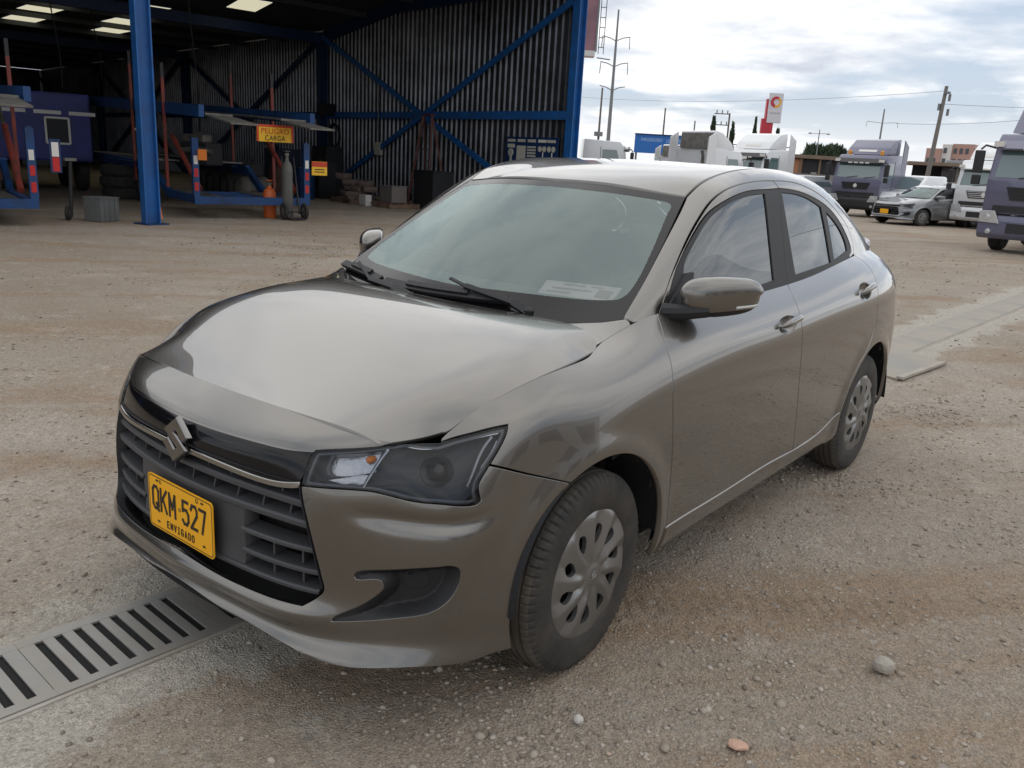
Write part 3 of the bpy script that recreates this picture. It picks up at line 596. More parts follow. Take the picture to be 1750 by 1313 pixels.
for s in (12.2, 24.4, 36.6):
    MB().bar(W(s,0,5.12), W(s,30,5.12), .16, .32).build('roof_beam', DBLUE, wh)
for l in (0, 10.5, 21):
    MB().bar(W(.0,l,roofz(0)-.22), W(8.0,l,roofz(8.0)-.22), .16, .34).build('rafter', DBLUE, wh); MB().bar(W(8.0,l,roofz(8.0)-.22), W(12.2,l,roofz(12.2)-.22), .15, .34).build('rafter', DBLUE, wh)
# H-section posts: web and two flanges
def post(name, s, l, z, w_=.30, t=.25, m=BLUE, par=wh):
    mb = MB(); R_ = Matrix((WN, WS, Vector((0,0,1)))).transposed()
    mb.box(W(s,l,z/2), (w_-.04, .016, z), M=R_)
    for sg in (1, -1): mb.box(W(s,l+sg*(w_/2-.011),z/2), (.022, t, z), M=R_)
    return mb.build(name, m, par)
for k, l in enumerate((0, 10.5, 21)): 
    p_ = post('post', 0, l, roofz(0)-.3, .26, .24)
    MB().box(W(0,l,.012), (.42,.42,.024), rz=.15).build('base_plate', DBLUE, p_)
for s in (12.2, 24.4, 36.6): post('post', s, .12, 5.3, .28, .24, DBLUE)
for l in (10.5, 21): 
    for s in (24.4, 36.6): post('post', s, l, 5.2, .28, .24, DBLUE)
for k in range(4):
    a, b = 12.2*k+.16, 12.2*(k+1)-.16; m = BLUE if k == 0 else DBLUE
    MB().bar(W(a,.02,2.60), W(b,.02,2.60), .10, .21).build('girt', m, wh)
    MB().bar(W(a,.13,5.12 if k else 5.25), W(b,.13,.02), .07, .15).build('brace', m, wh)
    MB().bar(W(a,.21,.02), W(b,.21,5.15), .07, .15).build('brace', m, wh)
MB().bar(W(0,0,roofz(0)-.12), W(0,30,roofz(0)-.12), .2, .34).build('fascia', BLUE, wh)

# ---- things inside the warehouse
RUBB = mat('old_truck_tyre', (.02,.02,.02), .85, dirt=((.06,.05,.04), 6, .7))
REFL_R = mat('red_reflector', (.52,.03,.03), .3); REFL_W = mat('white_reflector', (.72,.70,.66), .3); ORG = mat('orange_lamp', (.75,.20,.02), .35)
YELS = mat('yellow_sign_sheet', (.85,.50,.03), .5); REDS = mat('red_sign_sheet', (.55,.05,.02), .5); SGN = mat('black_sign_print', (.03,.025,.02), .6)
GSTL = mat('grey_greasy_steel', (.22,.21,.19), .5, .5, dirt=((.08,.07,.06), 5, .8)); RUST = mat('orange_red_tube', (.24,.036,.022), .6, dirt=((.05,.03,.028), 4, .9)); LADR = mat('rusty_ladder_paint', (.12,.03,.022), .6, dirt=((.05,.03,.025), 6, .7)); TBLUE = mat('trailer_blue_paint', (.008,.06,.20), .5, var=(3,.3), dirt=((.015,.02,.035), 2.5, .8))
DKM = mat('dark_greasy_metal', (.035,.035,.04), .6, .3)
def plate_text(name, t, h, m, parent, loc, rz, width=None):
    o = text_mesh(name, t, h, m, parent, width=width); o.rotation_euler = (0,0,rz); o.location = loc; return o
def tyre_disc(r, w_, name, m, parent, loc, rz, hubm=GSTL):
    mb = MB(); mb.lathe([(r*.55,-w_/2),(r*.92,-w_/2),(r,-w_*.36),(r,w_*.36),(r*.92,w_/2),(r*.55,w_/2)], axis='y', n=28, cap=False)
    o = mb.build(name, m, parent, smooth=30); o.location = loc; o.rotation_euler = (0,0,rz)
    h = MB().lathe([(.02,-w_*.3),(r*.3,-w_*.28),(r*.36,-w_*.1),(r*.56,-w_*.16),(r*.57,w_*.4),(.02,w_*.35)], axis='y', n=20).build('hub', hubm, o, smooth=30); return o
def carrier(loc, rz, label, full=True):
    """two-deck car-carrier trailer; local x = towards its front, origin at the rear end"""
    t = empty('car_trailer', label, 'trailer', loc, rz); Lh = 11
    b = MB()
    for sg in (1, -1): b.bar((0,sg*1.05,.36), (2.2,sg*1.05,.36), .10, .16); b.bar((2.2,sg*1.05,.36), (3.4,sg*1.1,.86), .10, .16); b.bar((3.4,sg*1.1,.86), (Lh,sg*1.1,.95), .10, .22)
    for x in (.05, .8, 1.5, 2.2): b.bar((x,-1.05,.36), (x,1.05,.36), .08, .10)
    b.build('lower_frame', TBLUE, t)
    MB().box((.0,0,.36), (.12,2.36,.15)).build('rear_beam', TBLUE, t)
    for sg in (1, -1):
        for y0 in (.45,): MB().box((1.3,sg*.72,.40), (2.6,.48,.03)).build('track', GSTL, t)
    for sg in (1, -1):
        MB().box((7.0,sg*.72,1.02), (7.2,.48,.03)).build('track', GSTL, t)
        u = MB(); u.bar((-.4,sg*1.10,2.02), (4.4,sg*1.10,2.20), .10, .22); u.bar((4.4,sg*1.10,2.20), (Lh,sg*1.10,2.45), .10, .24); u.build('upper_rail', TBLUE, t)
        MB().box((3.0,sg*.74,2.10), (6.6,.52,.035), M=Matrix.Rotation(-.038,3,'Y')).build('upper_track', GSTL, t)
        MB().box((-.95,sg*.74,1.88), (1.5,.50,.03), M=Matrix.Rotation(-.10,3,'Y')).build('upper_ramp', GSTL, t)
        # rear corner posts with reflectors and lamp
        p_ = MB().box((.02,sg*1.13,.98), (.10,.12,1.1)).build('corner_post', TBLUE, t)
        for k, z in enumerate((.62,.88,1.12)):
            MB().box((-.034,sg*1.13,z), (.008,.075,.16)).build('reflector', REFL_R if k != 2 else REFL_W, p_)
        MB().box((-.045,sg*.95,.36), (.02,.20,.07)).build('tail_light', ORG, t); MB().box((-.045,sg*.78,.36), (.02,.10,.07)).build('tail_light', REFL_W, t)
        for x, h in ((1.9,2.7), (4.6,3.1)):
            q = MB().bar((x,sg*1.16,.5), (x+.05,sg*1.16,h), .06).build('deck_post', RUST, t); MB().bar((x+.05,sg*1.16,h), (x+.06,sg*1.16,h+.28), .06).build('post_tip', DKM, q)
        a = MB().tube([(.25,sg*.98,.55), (1.9,sg*1.02,1.55)], [.05,.05], 10).build('ram', RUST, t, smooth=True)
        MB().tube([(1.2,sg*.99,1.12), (3.0,sg*1.05,2.1)], .032, 8).build('ram_rod', GSTL, a, smooth=True)
        for x in (4.6, 5.7, 6.8): tyre_disc(.42, .24, 'wheel', RUBB, t, (x,sg*1.0,.42), 0)
        MB().box((5.7,sg*1.08,.92), (3.4,.34,.03)).build('mudguard', DBLUE, t)
    MB().bar((.02,-1.13,1.30), (.02,-1.13,1.56), .07).build('post_cap', DBLUE, t)
    if full:
        MB().box((-.06,1.02,1.22), (.10,.16,.20)).build('marker_lamp', ORG, t)
    return t
tr = carrier((-8.33,-13.05,0), math.atan2(-.97,-.25)+.0, 'blue two-deck car-carrier trailer with PELIGRO CARGA sign inside the warehouse')
carrier((-2.86,-12.86,0), math.atan2(-.97,-.25), 'blue car-carrier trailer cut by the left edge, parked nearest the camera in the warehouse', False)
RZ_T = math.atan2(-.97,-.25)
def T_(x, y, z): 
    c, s = cos(RZ_T), sin(RZ_T); return Vector((-8.33+c*x-s*y, -13.05+s*x+c*y, z))
# warning sign hung below the upper deck
ws_ = empty('warning_sign', 'yellow and red PELIGRO CARGA board hanging below the trailer upper deck', 'sign', tuple(T_(-.05,-.45,1.70)), RZ_T-pi/2)
MB().box((0,0,0), (.76,.02,.33)).build('board', YELS, ws_); MB().box((0,-.011,.142), (.76,.008,.045)).build('red_band', REDS, ws_)
for sg in (1, -1): MB().box((sg*.36,-.012,-.02), (.04,.008,.29)).build('red_border', REDS, ws_)
plate_text('sign_text', 'PELIGRO', .105, REDS, ws_, (0,-.0175,.045), 0, .58); plate_text('sign_text', 'CARGA', .10, SGN, ws_, (0,-.0175,-.09), 0, .42)
ss_ = empty('side_sign', 'small red and yellow placard beside the right rear post of the trailer', 'sign', tuple(T_(.0,-1.42,1.05)), RZ_T-pi/2)
MB().box((0,0,0), (.34,.02,.28)).build('board', YELS, ss_); MB().box((0,-.012,.085), (.34,.006,.10)).build('red_band', REDS, ss_)
for y in (-.02, -.07): MB().box((0,-.012,y), (.22,.006,.018)).build('print_line', SGN, ss_)
lsn = empty('side_sign', 'white and red reflector placard on the post at the left edge', 'sign', (-4.25,-12.4,1.12), RZ_T-pi/2)
MB().box((0,0,0), (.16,.02,.52)).build('board', DBLUE, lsn); MB().box((0,-.012,.10), (.10,.008,.22)).build('white_band', REFL_W, lsn); MB().box((0,-.012,-.13), (.10,.008,.22)).build('red_band', REFL_R, lsn)
# bin and its pole, cart, cylinders
BIN = mat('grey_bin_sheet', (.14,.15,.15), .6, dirt=((.09,.08,.07), 4, .6))
bn_ = empty('bin', 'square grey metal bin standing on the dirt left of the blue post', 'bin', (-5.33,-13.25,0), .35)
mb = MB(); 
for a, b_ in (((-.21,-.18),(.21,-.18)), ((.21,-.18),(.21,.18)), ((.21,.18),(-.21,.18)), ((-.21,.18),(-.21,-.18))): mb.bar((a[0],a[1],.21), (b_[0],b_[1],.21), .015, .40)
mb.box((0,0,.02), (.40,.34,.02)); mb.build('box', BIN, bn_)
for x in (-.12, 0, .12): MB().box((x,.195,.21), (.03,.014,.36)).build('rib', BIN, bn_)
MB().box((0,0,.415), (.46,.40,.02)).build('rim', BIN, bn_)
pj = empty('prop_stand', 'thin dark steel prop stand leaning over the grey bin', 'stand', (-5.0,-13.6,0), 0)
MB().tube([(.05,0,.05), (.0,.0,1.02)], .03, 8).build('leg', DKM, pj); MB().box((0,0,1.04), (.2,.08,.05)).build('head', GSTL, pj)
tyre_disc(.13,.06,'wheel', RUBB, pj, (.12,.05,.13), .9)
def cylinder(name, label, loc, r, h, m):
    t = empty(name, label, 'gas cylinder', loc)
    MB().lathe([(r*.9,0),(r,.03),(r,h*.78),(r*.8,h*.87),(r*.35,h*.93),(r*.3,h)], n=24).build('tank', m, t, smooth=40)
    MB().lathe([(r*.25,h),(r*.4,h+.01),(r*.4,h+.06),(r*.12,h+.07)], n=12).build('valve', GSTL, t); MB().tube([(r*.5*cos(a), r*.5*sin(a), h+.10) for a in np.linspace(0,2*pi,13)], .012, 6, cap=False).build('collar', m, t); return t
ORP = mat('orange_cylinder_paint', (.62,.13,.03), .45); GRP = mat('grey_cylinder_paint', (.09,.088,.08), .5, dirt=((.20,.19,.17), 6, .5))
cylinder('gas_cylinder', 'orange gas cylinder standing behind the trailer rear beam', (-8.85,-13.25,0), .13, .66, ORP)
cylinder('gas_cylinder', 'tall grey gas cylinder on the hand cart at the trailer rear', (-9.0,-12.85,0.05), .115, 1.22, GRP)
ct = empty('hand_cart', 'two-wheeled hand cart holding the tall grey cylinder', 'cart', (-9.05,-12.72,0), RZ_T)
for sg in (1, -1):
    tyre_disc(.17,.06,'wheel', RUBB, ct, (-.05,sg*.22,.17), 0); MB().tube([(0,sg*.13,.12), (.28,sg*.13,1.25)], .018, 8).build('upright', DKM, ct)
MB().tube([(-.05,-.22,.17), (-.05,.22,.17)], .015, 6).build('axle', DKM, ct); MB().box((-.12,0,.035), (.24,.30,.02)).build('toe_plate', DKM, ct)
# blue lorry deep in the shed
LOR = mat('faded_royal_blue_paint', (.035,.045,.25), .5, dirt=((.02,.025,.07), 2, .75))
lo_ = empty('box_lorry', 'dusty royal blue lorry body parked in the dark behind the trailers', 'lorry', (-7.80,-21.3,0), RZ_T)
MB().box((2.2,0,1.62), (4.2,2.3,1.7)).build('body', LOR, lo_, bevel=.06)
for y in (-.95,-.15,.65): MB().box((.085,y,1.98), (.03,.62,.09)).build('pale_stripe', REFL_W, lo_)
fr_ = MB(); 
for a, b_ in (((-.62,1.22),(-.62,1.85)), ((-.08,1.22),(-.08,1.85)), ((-.62,1.22),(-.08,1.22)), ((-.62,1.85),(-.08,1.85))): fr_.bar((.07,a[0],a[1]), (.07,b_[0],b_[1]), .05)
fr_.build('window_frame', REFL_W, lo_); MB().box((.08,-.35,1.53), (.02,.5,.6)).build('window', DARKG if 'DARKG' in globals() else DKM, lo_)
for y in (1.0, -1.0):
    for x in (.9, 3.4): tyre_disc(.45,.26,'wheel', RUBB, lo_, (x,y*.98,.45), 0)
MB().box((2.2,0,.72), (4.2,1.0,.14)).build('chassis', DKM, lo_)
# junk along the wall
def crate(name, label, s, l, d, m, rz=0, z=0, cat='box'):
    t = empty(name, label, cat, tuple(W(s,l,z)), math.atan2(WS.y, WS.x)+rz); return t
WOOD = mat('dull_brown_wood', (.16,.10,.07), .85, var=(5,.4)); CARD = mat('brown_sacks', (.15,.11,.095), .95, var=(4,.4), bump=(20,.6)); WHB = mat('white_plastic', (.55,.54,.52), .5)
DBOX = mat('dark_drum_plastic', (.012,.013,.016), .6)
def boxthing(name, label, s, l, d, m, rz=0, z=0, cat='box', lid=True, bev=.02):
    t = crate(name, label, s, l, d, m, rz, z, cat); MB().box((0,0,d[2]/2), d).build('body', m, t, bevel=bev)
    if lid: MB().box((0,0,d[2]+.015), (d[0]*1.03,d[1]*1.03,.03)).build('lid', m, t)
    return t
cb_ = boxthing('cabinet', 'tall dark steel cabinet against the corrugated wall behind the sacks', 9.3, 1.6, (.9,.6,1.5), DBOX, cat='cabinet')
for z in (.5, 1.1): MB().box((-.1,.305,z), (.12,.02,.04)).build('handle', GSTL, cb_)
boxthing('cabinet', 'low black toolbox cabinet left of the sack pile', 7.9, 2.6, (.75,.6,1.05), DBOX, cat='cabinet')
def sacks(label, s, l, n, seed):
    t = crate('sack_pile', label, s, l, None, None, 0, 0, 'sacks'); r = random.Random(seed)
    for k in range(n):
        mb = MB(); mb.box((0,0,0), (.42,.32,.17)); o = mb.build('sack', CARD, t, bevel=.07, smooth=50); o.location = (r.uniform(-.22,.22), r.uniform(-.15,.15), .10+(k//2)*.155); o.rotation_euler = (r.uniform(-.1,.1), r.uniform(-.1,.1), r.uniform(0,3))
sacks('heap of brown sacks on a pallet near the wall', 6.3, 2.6, 10, 1); sacks('lower heap of reddish brown sacks right of the taller heap', 5.5, 2.7, 7, 2)
def pallet(label, s, l):
    t = crate('pallet', label, s, l, None, None, 0, 0, 'pallet')
    for y in (-.45,-.22,0,.22,.45): MB().box((0,y,.12), (1.1,.10,.02)).build('board', WOOD, t)
    for x in (-.5,0,.5): MB().box((x,0,.055), (.09,1.0,.10)).build('bearer', WOOD, t)
pallet('wooden pallet under the sack heaps', 5.9, 2.65); pallet('wooden pallet with a grey crate, nearest the sedan', 4.2, 2.5)
boxthing('crate', 'grey plastic crate standing on the pallet by the white box', 4.3, 2.45, (.62,.5,.42), mat('grey_brown_crate', (.17,.15,.14), .7), z=.13)
boxthing('carton', 'small white box at the front of the pallet', 4.75, 3.05, (.34,.2,.3), WHB, lid=False)
boxthing('drum_box', 'large black plastic bin at the wall beside the sedan roof', 3.6, 1.6, (.9,.7,1.0), DBOX, cat='bin')
boxthing('drum_box', 'wide dark blue bin behind the tall grey cylinder', 10.8, 2.4, (1.0,.8,1.35), mat('dark_blue_bin', (.015,.02,.05), .6), cat='bin')
# step ladder
ld = empty('step_ladder', 'rusty red step ladder standing at the corrugated wall', 'ladder', tuple(W(5.1,.75,0)), math.atan2(WS.y, WS.x))
for sx in (1, -1):
    MB().bar((sx*.52,.28,0), (sx*.20,.0,2.55), .05, .08).build('rail', LADR, ld); MB().bar((sx*.55,-.42,0), (sx*.20,-.02,2.5), .045, .06).build('rear_rail', LADR, ld)
for k in range(7):
    z = .32+k*.32; wdt = .52-.125*z
    MB().box((0,.28-.11*z,z), (wdt*2,.07,.03)).build('step', GSTL, ld)
MB().box((0,-.02,2.56), (.46,.16,.05)).build('top_plate', LADR, ld)
# tool board
tb = empty('notice_board', 'dark blue board with pale tags, key shape and sheets on the corrugated wall', 'board', tuple(W(1.33,.12,1.62)), math.atan2(WS.y, WS.x)+pi)
PALE = mat('pale_card', (.50,.49,.43), .7)
MB().box((0,0,0), (2.0,.03,.85)).build('panel', DBLUE, tb)
def bp(x, z, w_, h, m=PALE, n='sheet'): MB().box((x,-.02,z), (w_,.012,h)).build(n, m, tb)
for i, x in enumerate((-.78,-.38,.02,.42,.76)): bp(x, .33, .30, .07, PALE if i != 3 else REFL_W, 'header')
bp(-.78,.19,.28,.10); MB().lathe([(.10,-.02),(.10,.0),(.045,.0),(.045,-.02)], (0,0,0), 'y', 18).build('key_ring', PALE, tb).location = (-.78,-.015,.02); bp(-.78,-.16,.07,.22, PALE, 'key_shank')
bp(-.38,.0,.34,.40)
for k in range(6): bp(.02,.17-k*.075,.32,.045, PALE, 'slip')
for x in (.36,.52,.70,.86): MB().lathe([(.075,-.01),(.06,0),(.01,.004)], axis='y', n=14).build('disc', PALE, tb).location = (x,-.025,.13)
for x in (.46,.80): bp(x,-.12,.03,.34, REFL_W, 'rod')
bx_ = empty('speaker_box', 'small black box fixed beside the wall column under the roof', 'box', tuple(W(11.6,.30,2.75)), 0); MB().box((0,0,0), (.45,.4,.36)).build('case', DBOX, bx_, bevel=.02); MB().box((.0,0,.19), (.49,.44,.03)).build('hood', DBOX, bx_)

# more of the workshop clutter
def tyre_stack(label, loc, n, r=.5):
    t = empty('tyre_stack', label, 'tyres', loc)
    for k in range(n):
        o = MB().lathe([(r*.56,-.12),(r*.92,-.13),(r,-.07),(r,.07),(r*.92,.13),(r*.56,.12)], axis='z', n=28, cap=False).build('tyre', RUBB, t, smooth=30); o.location = (.03*(k%2),-.02*k,.14+k*.27)
tyre_stack('stack of three worn truck tyres behind the blue post', (-8.6,-18.9,0), 3); tyre_stack('two truck tyres lying on the floor beneath the trailer upper deck', (-11.6,-19.0,0), 2)
def drum(label, loc, m):
    t = empty('oil_drum', label, 'drum', loc); MB().lathe([(.28,0),(.285,.02),(.28,.05),(.28,.28),(.29,.30),(.28,.32),(.28,.57),(.29,.59),(.28,.61),(.28,.85),(.285,.88),(.27,.88)], n=24).build('barrel', m, t, smooth=40); MB().lathe([(.03,.88),(.03,.90),(.0,.90)], (.15,0,0), n=10).build('bung', GSTL, t)
drum('blue oil drum standing between the trailer and the corrugated wall', tuple(W(7.3,3.5)), DBLUE); drum('rust-brown oil drum beside the blue oil drum', tuple(W(8.1,3.9)), mat('rusty_drum', (.10,.05,.03), .7, dirt=((.04,.03,.03), 5, .8)))
cm_ = empty('compressor', 'grey air compressor with a round tank under the trailer upper deck', 'compressor', tuple(W(5.0,6.2)), .4)
MB().tube([(-.5,0,.45), (-.45,0,.45), (.45,0,.45), (.5,0,.45)], [.16,.24,.24,.16], 16).build('tank', GSTL, cm_, smooth=40); MB().box((0,0,.85), (.5,.3,.28)).build('motor', DKM, cm_, bevel=.03); MB().lathe([(.16,-.03),(.17,0),(.16,.03)], (.1,-.2,.88), 'y', 16).build('pulley', DKM, cm_)
for x in (-.35,.35):
    for y in (-.18,.18): MB().tube([(x,y*.6,.3), (x,y,0)], .02, 6).build('leg', DKM, cm_)
for k, (s, l, z0, z1, lab) in enumerate(((6.6,6.9,5.6,1.7,'thin dark cable hanging from the roof over the trailer'), (9.5,9.3,5.5,2.6,'loose cable hanging near the left end of the trailer'), (12.5,7.4,5.3,3.1,'short cable hanging in the middle of the warehouse'))):
    tag(MB().tube([tuple(W(s+.15*sin(q*3),l+.1*cos(q*4),z0+(z1-z0)*q)) for q in np.linspace(0,1,12)], .018, 5).build('hanging_cable', DBOX), lab, 'cable')
hc = empty('hose_coil', 'coiled black hose hung on the wall brace beside the column', 'hose', tuple(W(10.9,.35,1.9)), math.atan2(WS.y, WS.x))
for k in range(4): MB().tube([(( .30+.015*k)*cos(a), .03*k, (.36+.015*k)*sin(a)) for a in np.linspace(0,2*pi,25)], .022, 6, cap=False).build('loop', DBOX, hc)
ps_ = empty('wall_poster', 'pale faded poster high on the dark wall behind the left trailers', 'poster', tuple(W(38,.2,4.0)), math.atan2(WS.y, WS.x)+pi); MB().box((0,0,0), (3.6,.03,1.4)).build('sheet', mat('faded_poster', (.22,.23,.24), .8, var=(1.2,.4)), ps_)
eb = empty('switch_box', 'small pale electrical box on the corrugated wall left of the brace', 'box', tuple(W(8.6,.12,1.55)), math.atan2(WS.y, WS.x)); MB().box((0,0,0), (.32,.14,.40)).build('case', PALE, eb, bevel=.015); MB().tube([(0,.02,.2), (0,.02,2.4)], .02, 6).build('conduit', GSTL, eb)
mc = empty('engine_block', 'greasy dark engine parts lying on the trailer lower deck', 'engine', tuple(T_(3.0,.1,.95)), RZ_T+.5)
MB().box((0,0,.25), (.8,.5,.5)).build('block', DKM, mc, bevel=.05); MB().box((.1,0,.58), (.6,.3,.18)).build('rocker_cover', GSTL, mc, bevel=.04); MB().tube([(-.5,.2,.3), (-.2,.32,.35), (.3,.34,.3)], .06, 8).build('manifold', GSTL, mc, smooth=True); MB().lathe([(.18,-.03),(.19,0),(.18,.03)], (.43,0,.3), 'x', 18).build('pulley', DKM, mc)
wp = empty('wheel_chock', 'yellow strap bar leaning against the blue post', 'strap bar', (-6.25,-12.9,0), 0); MB().tube([(0,0,.05), (.05,-.25,1.5)], .025, 8).build('bar', ORG, wp); MB().tube([(.05,-.25,1.5), (.2,-.4,1.62)], .022, 8).build('hook', GSTL, wp)

# =================================================================== trucks
TGL = mat('dark_teal_windscreen', (.10,.16,.165), .05, coat=1, spec=.9); TBLK = mat('truck_black_plastic', (.022,.022,.025), .5)
TLAMP = mat('truck_headlight', (.55,.56,.56), .12, .3, coat=1); AMBR = mat('amber_beacon', (.70,.30,.03), .3)
def truck(label, loc, rz, col, sc=1., bumper=None, deflect=True, beacons=False, visor=True, high=False, chassis=True, hollow=False):
    nm = col[0]; m = MATS.get(nm) or mat(nm, col[1], .35, .15, coat=.6, var=(1.2,.08)); bm_ = bumper or m
    t = empty('tractor_truck', label, 'truck', loc, rz); t.scale = (sc,sc,sc)
    prof = [(-.02,.95),(.0,1.5),(-.03,1.80),(-.30,2.72),(-.46,2.90),(-2.05,2.96),(-2.12,1.0),(-1.62,1.0),(-1.5,1.22),(-1.2,1.36),(-.86,1.22),(-.72,.95)]
    cab = MB().prism(prof, -1.2, 1.2, lambda x, z, h: (x, h, z)).build('cab', m, t, bevel=.05, smooth=40)
    lowp = [(-.02,.93),(.05,.80),(.05,.46),(-.05,.34),(-.62,.36),(-.70,.93)]
    MB().prism(lowp, -1.22, 1.22, lambda x, z, h: (x, h, z)).build('bumper', bm_, t, bevel=.04, smooth=40)
    # windscreen sheet lies proud of the slanting face
    def face(y, k, o=.012): # k 0..1 up the screen
        x = -.03-.27*k; z = 1.80+.92*k; n = Vector((.92,0,.27)).normalized(); return Vector((x, y, z))+n*o
    ws = MB(); P = [face(y, k) for y, k in ((-1.05,.04),(1.05,.04),(1.0,.88),(-1.0,.88))]; Q = [p-Vector((.03,0,.01)) for p in P]; ws.add(P+Q, [(0,1,2,3),(0,4,5,1),(1,5,6,2),(2,6,7,3),(3,7,4,0)]); wso_ = ws.build('windscreen', TGL, t)
    for y in (-.5, .35): MB().bar(face(y,.03,.03), face(y+.55,.12,.03), .025, .015).build('wiper', TBLK, wso_)
    g = MB(); gp = [(-.72,1.62),(.72,1.62),(.60,1.30),(-.60,1.30)]; g.prism(gp, .012, .04, lambda y, z, h: (h-.02, y, z)); go = g.build('grille', TBLK, t)
    for k in range(4): MB().box((.028,0,1.36+k*.075), (.02,1.15+k*.06,.022)).build('slat', bm_ if nm.startswith('white') else TBLK, go)
    MB().lathe([(.001,.05),(.07,.045),(.10,.02),(.10,-.01)], (0.0,0,1.46), 'x', 16).build('badge', REFL_W, go)
    MB().box((.0,0,1.08), (.05,1.9,.16)).build('lower_grille', TBLK, t); MB().box((.055,0,.62), (.02,1.1,.24)).build('lower_grille', TBLK, t)
    for sg in (1, -1):
        h = MB().prism([(.72,.72),(1.20,.74),(1.20,1.02),(.86,1.03)], .0, .05, lambda y, z, hh: (.035+hh, y*sg, z)).build('headlight', TLAMP, t, bevel=.012); MB().lathe([(.001,.02),(.07,.015),(.085,-.01)], (.085,1.02*sg,.87), 'x', 14).build('lamp', TLAMP, h, smooth=True)
        MB().lathe([(.001,.03),(.06,.02),(.07,-.02)], (.06,.95*sg,.52), 'x', 12).build('fog_light', TLAMP, t, smooth=True)
        dw = MB().prism([(-.38,1.86),(-1.22,1.86),(-1.22,2.55),(-.60,2.55)], 0, .02, lambda x, z, hh: (x, sg*(1.198+hh), z)).build('side_window', TGL, t)
        MB().prism([(-.24,1.42),(-1.30,1.42),(-1.30,1.44),(-.24,1.44)], 0, .012, lambda x, z, hh: (x, sg*(1.2+hh), z)).build('door_seam', TBLK, t)
        MB().prism([(-1.29,1.1),(-1.31,1.1),(-1.31,2.66),(-1.29,2.66)], 0, .008, lambda x, z, hh: (x, sg*(1.2+hh), z)).build('door_seam', TBLK, t)
        ma = MB(); ma.tube([(-.28,sg*1.2,2.55), (.02,sg*1.36,2.60), (.08,sg*1.44,2.50)], .025, 6); ma_ = ma.build('mirror_arm', TBLK, t); MB().box((.06,sg*1.45,2.20), (.14,.22,.55)).build('mirror', TBLK, ma_, bevel=.03); MB().box((.05,sg*1.45,1.76), (.13,.20,.24)).build('mirror', TBLK, ma_, bevel=.03)
        tyre_disc(.50, .30, 'wheel', RUBB, t, (-1.2,sg*1.0,.50), 0)
        MB().box((-1.62,sg*1.1,.75), (.30,.22,.5)).build('step', TBLK, t)
        for k in range(2): MB().box((-.06,sg*1.08,2.64), (.10,.22,.13)).build('corner_light', REFL_W, t) if k == 0 else None
    if visor:
        v = MB().prism([(-.24,2.60),(-.02,2.50),(.0,2.54),(-.26,2.74)], -1.12, 1.12, lambda x, z, h: (x, h, z)).build('sun_visor', bm_ if bumper else m, t)
        for y in (-.42,-.14,.14,.42): MB().box((-.03,y,2.535), (.06,.20,.06)).build('visor_light', REFL_W, v)
    if deflect:
        h1 = 3.72 if not high else 4.0; dp = [(-.62,2.93),(-.95,3.28),(-1.5,h1-.08),(-1.95,h1),(-2.06,h1-.05),(-2.06,2.94)]
        d_ = MB().prism(dp, -1.02, 1.02, lambda x, z, h: (x, h, z)).build('roof_deflector', m, t, bevel=.05, smooth=40); MB().box((-.80,0,3.10), (.05,.9,.14), M=Matrix.Rotation(-.8,3,'Y')).build('marker_panel', REFL_W, d_)
        if hollow: MB().box((-2.10,0,3.28), (.06,1.86,.66), M=Matrix.Rotation(.10,3,'Y')).build('deflector_hollow', GSTL, d_)
        for sg in (1,-1): MB().prism([(-2.06,1.4),(-2.62,1.4),(-2.55,3.4),(-2.06,h1-.05)], 0, .04, lambda x, z, hh: (x, sg*(1.16+hh), z)).build('side_fairing', m, t)
    if beacons:
        for sg in (1, -1): MB().lathe([(.09,0),(.09,.16),(.06,.20),(.001,.21)], (-.62,sg*.80,2.92), 'z', 14).build('beacon', AMBR, t, smooth=True)
    if chassis:
        MB().box((-3.9,0,.86), (4.4,.8,.22)).build('chassis', TBLK, t)
        for sg in (1, -1):
            for x in (-4.3, -5.6): tyre_disc(.50, .52, 'wheel', RUBB, t, (x,sg*.92,.50), 0)
            MB().lathe([(.30,-.45),(.31,-.43),(.31,.43),(.30,.45)], (-2.95,sg*.88,.72), 'x', 20).build('fuel_tank', GSTL, t, smooth=40)
        MB().tube([(-2.35,-.75,1.0), (-2.35,-.75,2.6), (-2.45,-.75,2.85)], .07, 10).build('exhaust', GSTL, t, smooth=True)
    return t
LAV = ('lavender_grey_truck_paint', (.135,.135,.205)); WTP = ('white_truck_paint', (.72,.73,.74))
truck('lavender grey tractor truck with two amber beacons and black bumper, left of the silver sedan', (-32.8,-9.0,0), -.14, LAV, .81, TBLK, beacons=True)
truck('lavender grey tractor truck cut by the right edge of the photo', (-20.0,-1.0,0), -.10, LAV, .90, None, high=True)
truck('low white tractor truck between the silver sedan and the right-hand lavender truck', (-30.6,-4.05,0), -.10, WTP, .78, None, deflect=True)
truck('white tractor truck with dark sun visor standing right of the pointed trees', (-29.8,-12.45,0), -.20, WTP, .80, TBLK)
truck('white tractor truck with hollow grey roof deflector, seen over the sedan roof', (-25.2,-10.9,0), 2.85, WTP, .72, None, hollow=True)
truck('white tractor truck beside the warehouse corner post, nearest the warehouse', (-23.9,-14.0,0), 2.25, WTP, .76, None, deflect=False)
truck('white tractor truck with low pale deflector in front of the blue sign', (-33.5,-16.4,0), 2.85, WTP, .66, None, hollow=True)

